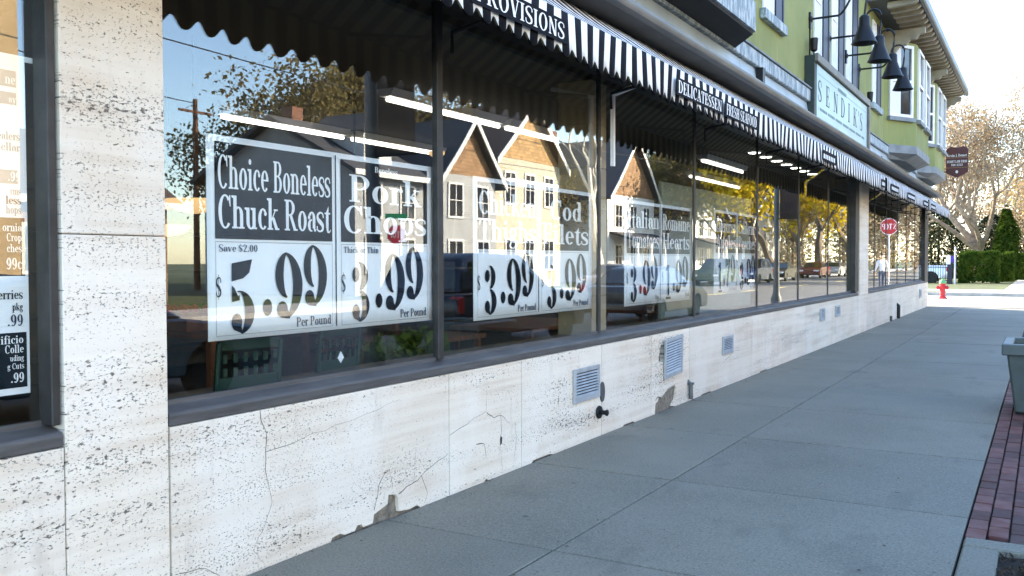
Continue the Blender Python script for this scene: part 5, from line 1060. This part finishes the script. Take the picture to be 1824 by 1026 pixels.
# pedestrian by the kerb, seen mirrored
def person(x, y, rz, label):
    J_ = {'pel': (0, 0, .93, .15), 'wst': (0, 0, 1.08, .135), 'cst': (0, .01, 1.30, .16), 'nck': (0, 0, 1.47, .06), 'hd0': (0, -.01, 1.56, .075), 'hd1': (0, -.015, 1.66, .092), 'hd2': (0, -.005, 1.74, .06)}
    E_ = [('pel', 'wst'), ('wst', 'cst'), ('cst', 'nck'), ('nck', 'hd0'), ('hd0', 'hd1'), ('hd1', 'hd2')]
    for s_, k in ((-1, 'l'), (1, 'r')):
        f = -s_*.16
        J_.update({k+'hip': (s_*.10, 0, .86, .10), k+'kn': (s_*.10, f*.6, .48, .065), k+'an': (s_*.10, f*1.0+.06*s_, .09, .045), k+'to': (s_*.11, f-.12+.06*s_, .035, .04), k+'sh': (s_*.19, 0, 1.40, .07), k+'el': (s_*.25, f*-.3+.03, 1.12, .048), k+'wr': (s_*.26, f*-.7-.04, .88, .034), k+'pa': (s_*.26, f*-.8-.06, .80, .036)})
        E_ += [('pel', k+'hip'), (k+'hip', k+'kn'), (k+'kn', k+'an'), (k+'an', k+'to'), ('cst', k+'sh'), (k+'sh', k+'el'), (k+'el', k+'wr'), (k+'wr', k+'pa')]
        for q in range(4): J_[k+'f%d' % q] = (s_*(.245+.012*q), f*-.8-.09+.018*q, .725-.01*(q in (1, 2)), .010); E_.append((k+'pa', k+'f%d' % q))
        J_[k+'th'] = (s_*.235, f*-.8-.11, .775, .011); E_.append((k+'pa', k+'th'))
    nm = list(J_); me = bpy.data.meshes.new('body'); me.from_pydata([J_[n][:3] for n in nm], [(nm.index(a), nm.index(b)) for a, b in E_], [])
    t = thing('person', label, 'person', (x, y, .0), rz); o = link('body', me, t)
    sk = o.modifiers.new('skin', 'SKIN'); sk.use_smooth_shade = True; o.modifiers.new('sub', 'SUBSURF').levels = 1
    for i, n in enumerate(nm): me.skin_vertices[0].data[i].radius = (J_[n][3],)*2
    me.skin_vertices[0].data[0].use_root = True
    bpy.context.view_layer.update(); ev = o.evaluated_get(bpy.context.evaluated_depsgraph_get()); m2 = bpy.data.meshes.new_from_object(ev); o.modifiers.clear(); o.data = m2
    m2.materials.clear()
    for n in ('skin', 'shirt', 'jeans', 'tyre'): m2.materials.append(M(n))
    for p in m2.polygons: z = p.center.z; p.material_index = 3 if z < .10 else (2 if z < .96 and abs(p.center.x) < .21 else (1 if .96 < z < 1.47 else 0))
    hr = part('hair', MB().lathe([(.085, 1.68), (.105, 1.72), (.10, 1.78), (.06, 1.82), (.0, 1.83)], (0, .015, 0), 14), 'hair', t, smooth=True, world=False)
    part('nose', MB().prism([(-.012, 1.64), (.012, 1.64), (0, 1.69)], 'y', -.125, -.10), 'skin', t, world=False)
person(3.15, 44.6, R(150), 'person in pale shirt and jeans walking, mirrored below the stop sign')

# dry leaves and grit blown against the wall and into the joints
lt = MB()
for k in range(240):
    if k < 150: x, y = abs(rg.gauss(0, .05))+.01, rg.uniform(2.2, 18)
    elif k < 190: x, y = 1.057+rg.gauss(0, .03), rg.uniform(3, 14)
    else: x, y = rg.uniform(.1, 2.7), rg.uniform(3, 16)
    a = rg.random()*6.283; q = rg.uniform(.004, .014); h = rg.uniform(.001, .006)
    v = [(x+q*math.cos(a), y+q*math.sin(a), .001), (x+q*.6*math.cos(a+1.7), y+q*.6*math.sin(a+1.7), h), (x-q*math.cos(a), y-q*math.sin(a), .002), (x+q*.6*math.cos(a-1.6), y+q*.6*math.sin(a-1.6), h*.6)]
    lt.add(v, [(0, 1, 2, 3)])
tag(part('leaf_litter', lt, mat('dry_leaf', (.10, .07, .045), .9, var=.5, vscale=40)), 'specks of dry leaf and grit on the pavement along the wall', 'leaf litter', kind='stuff')
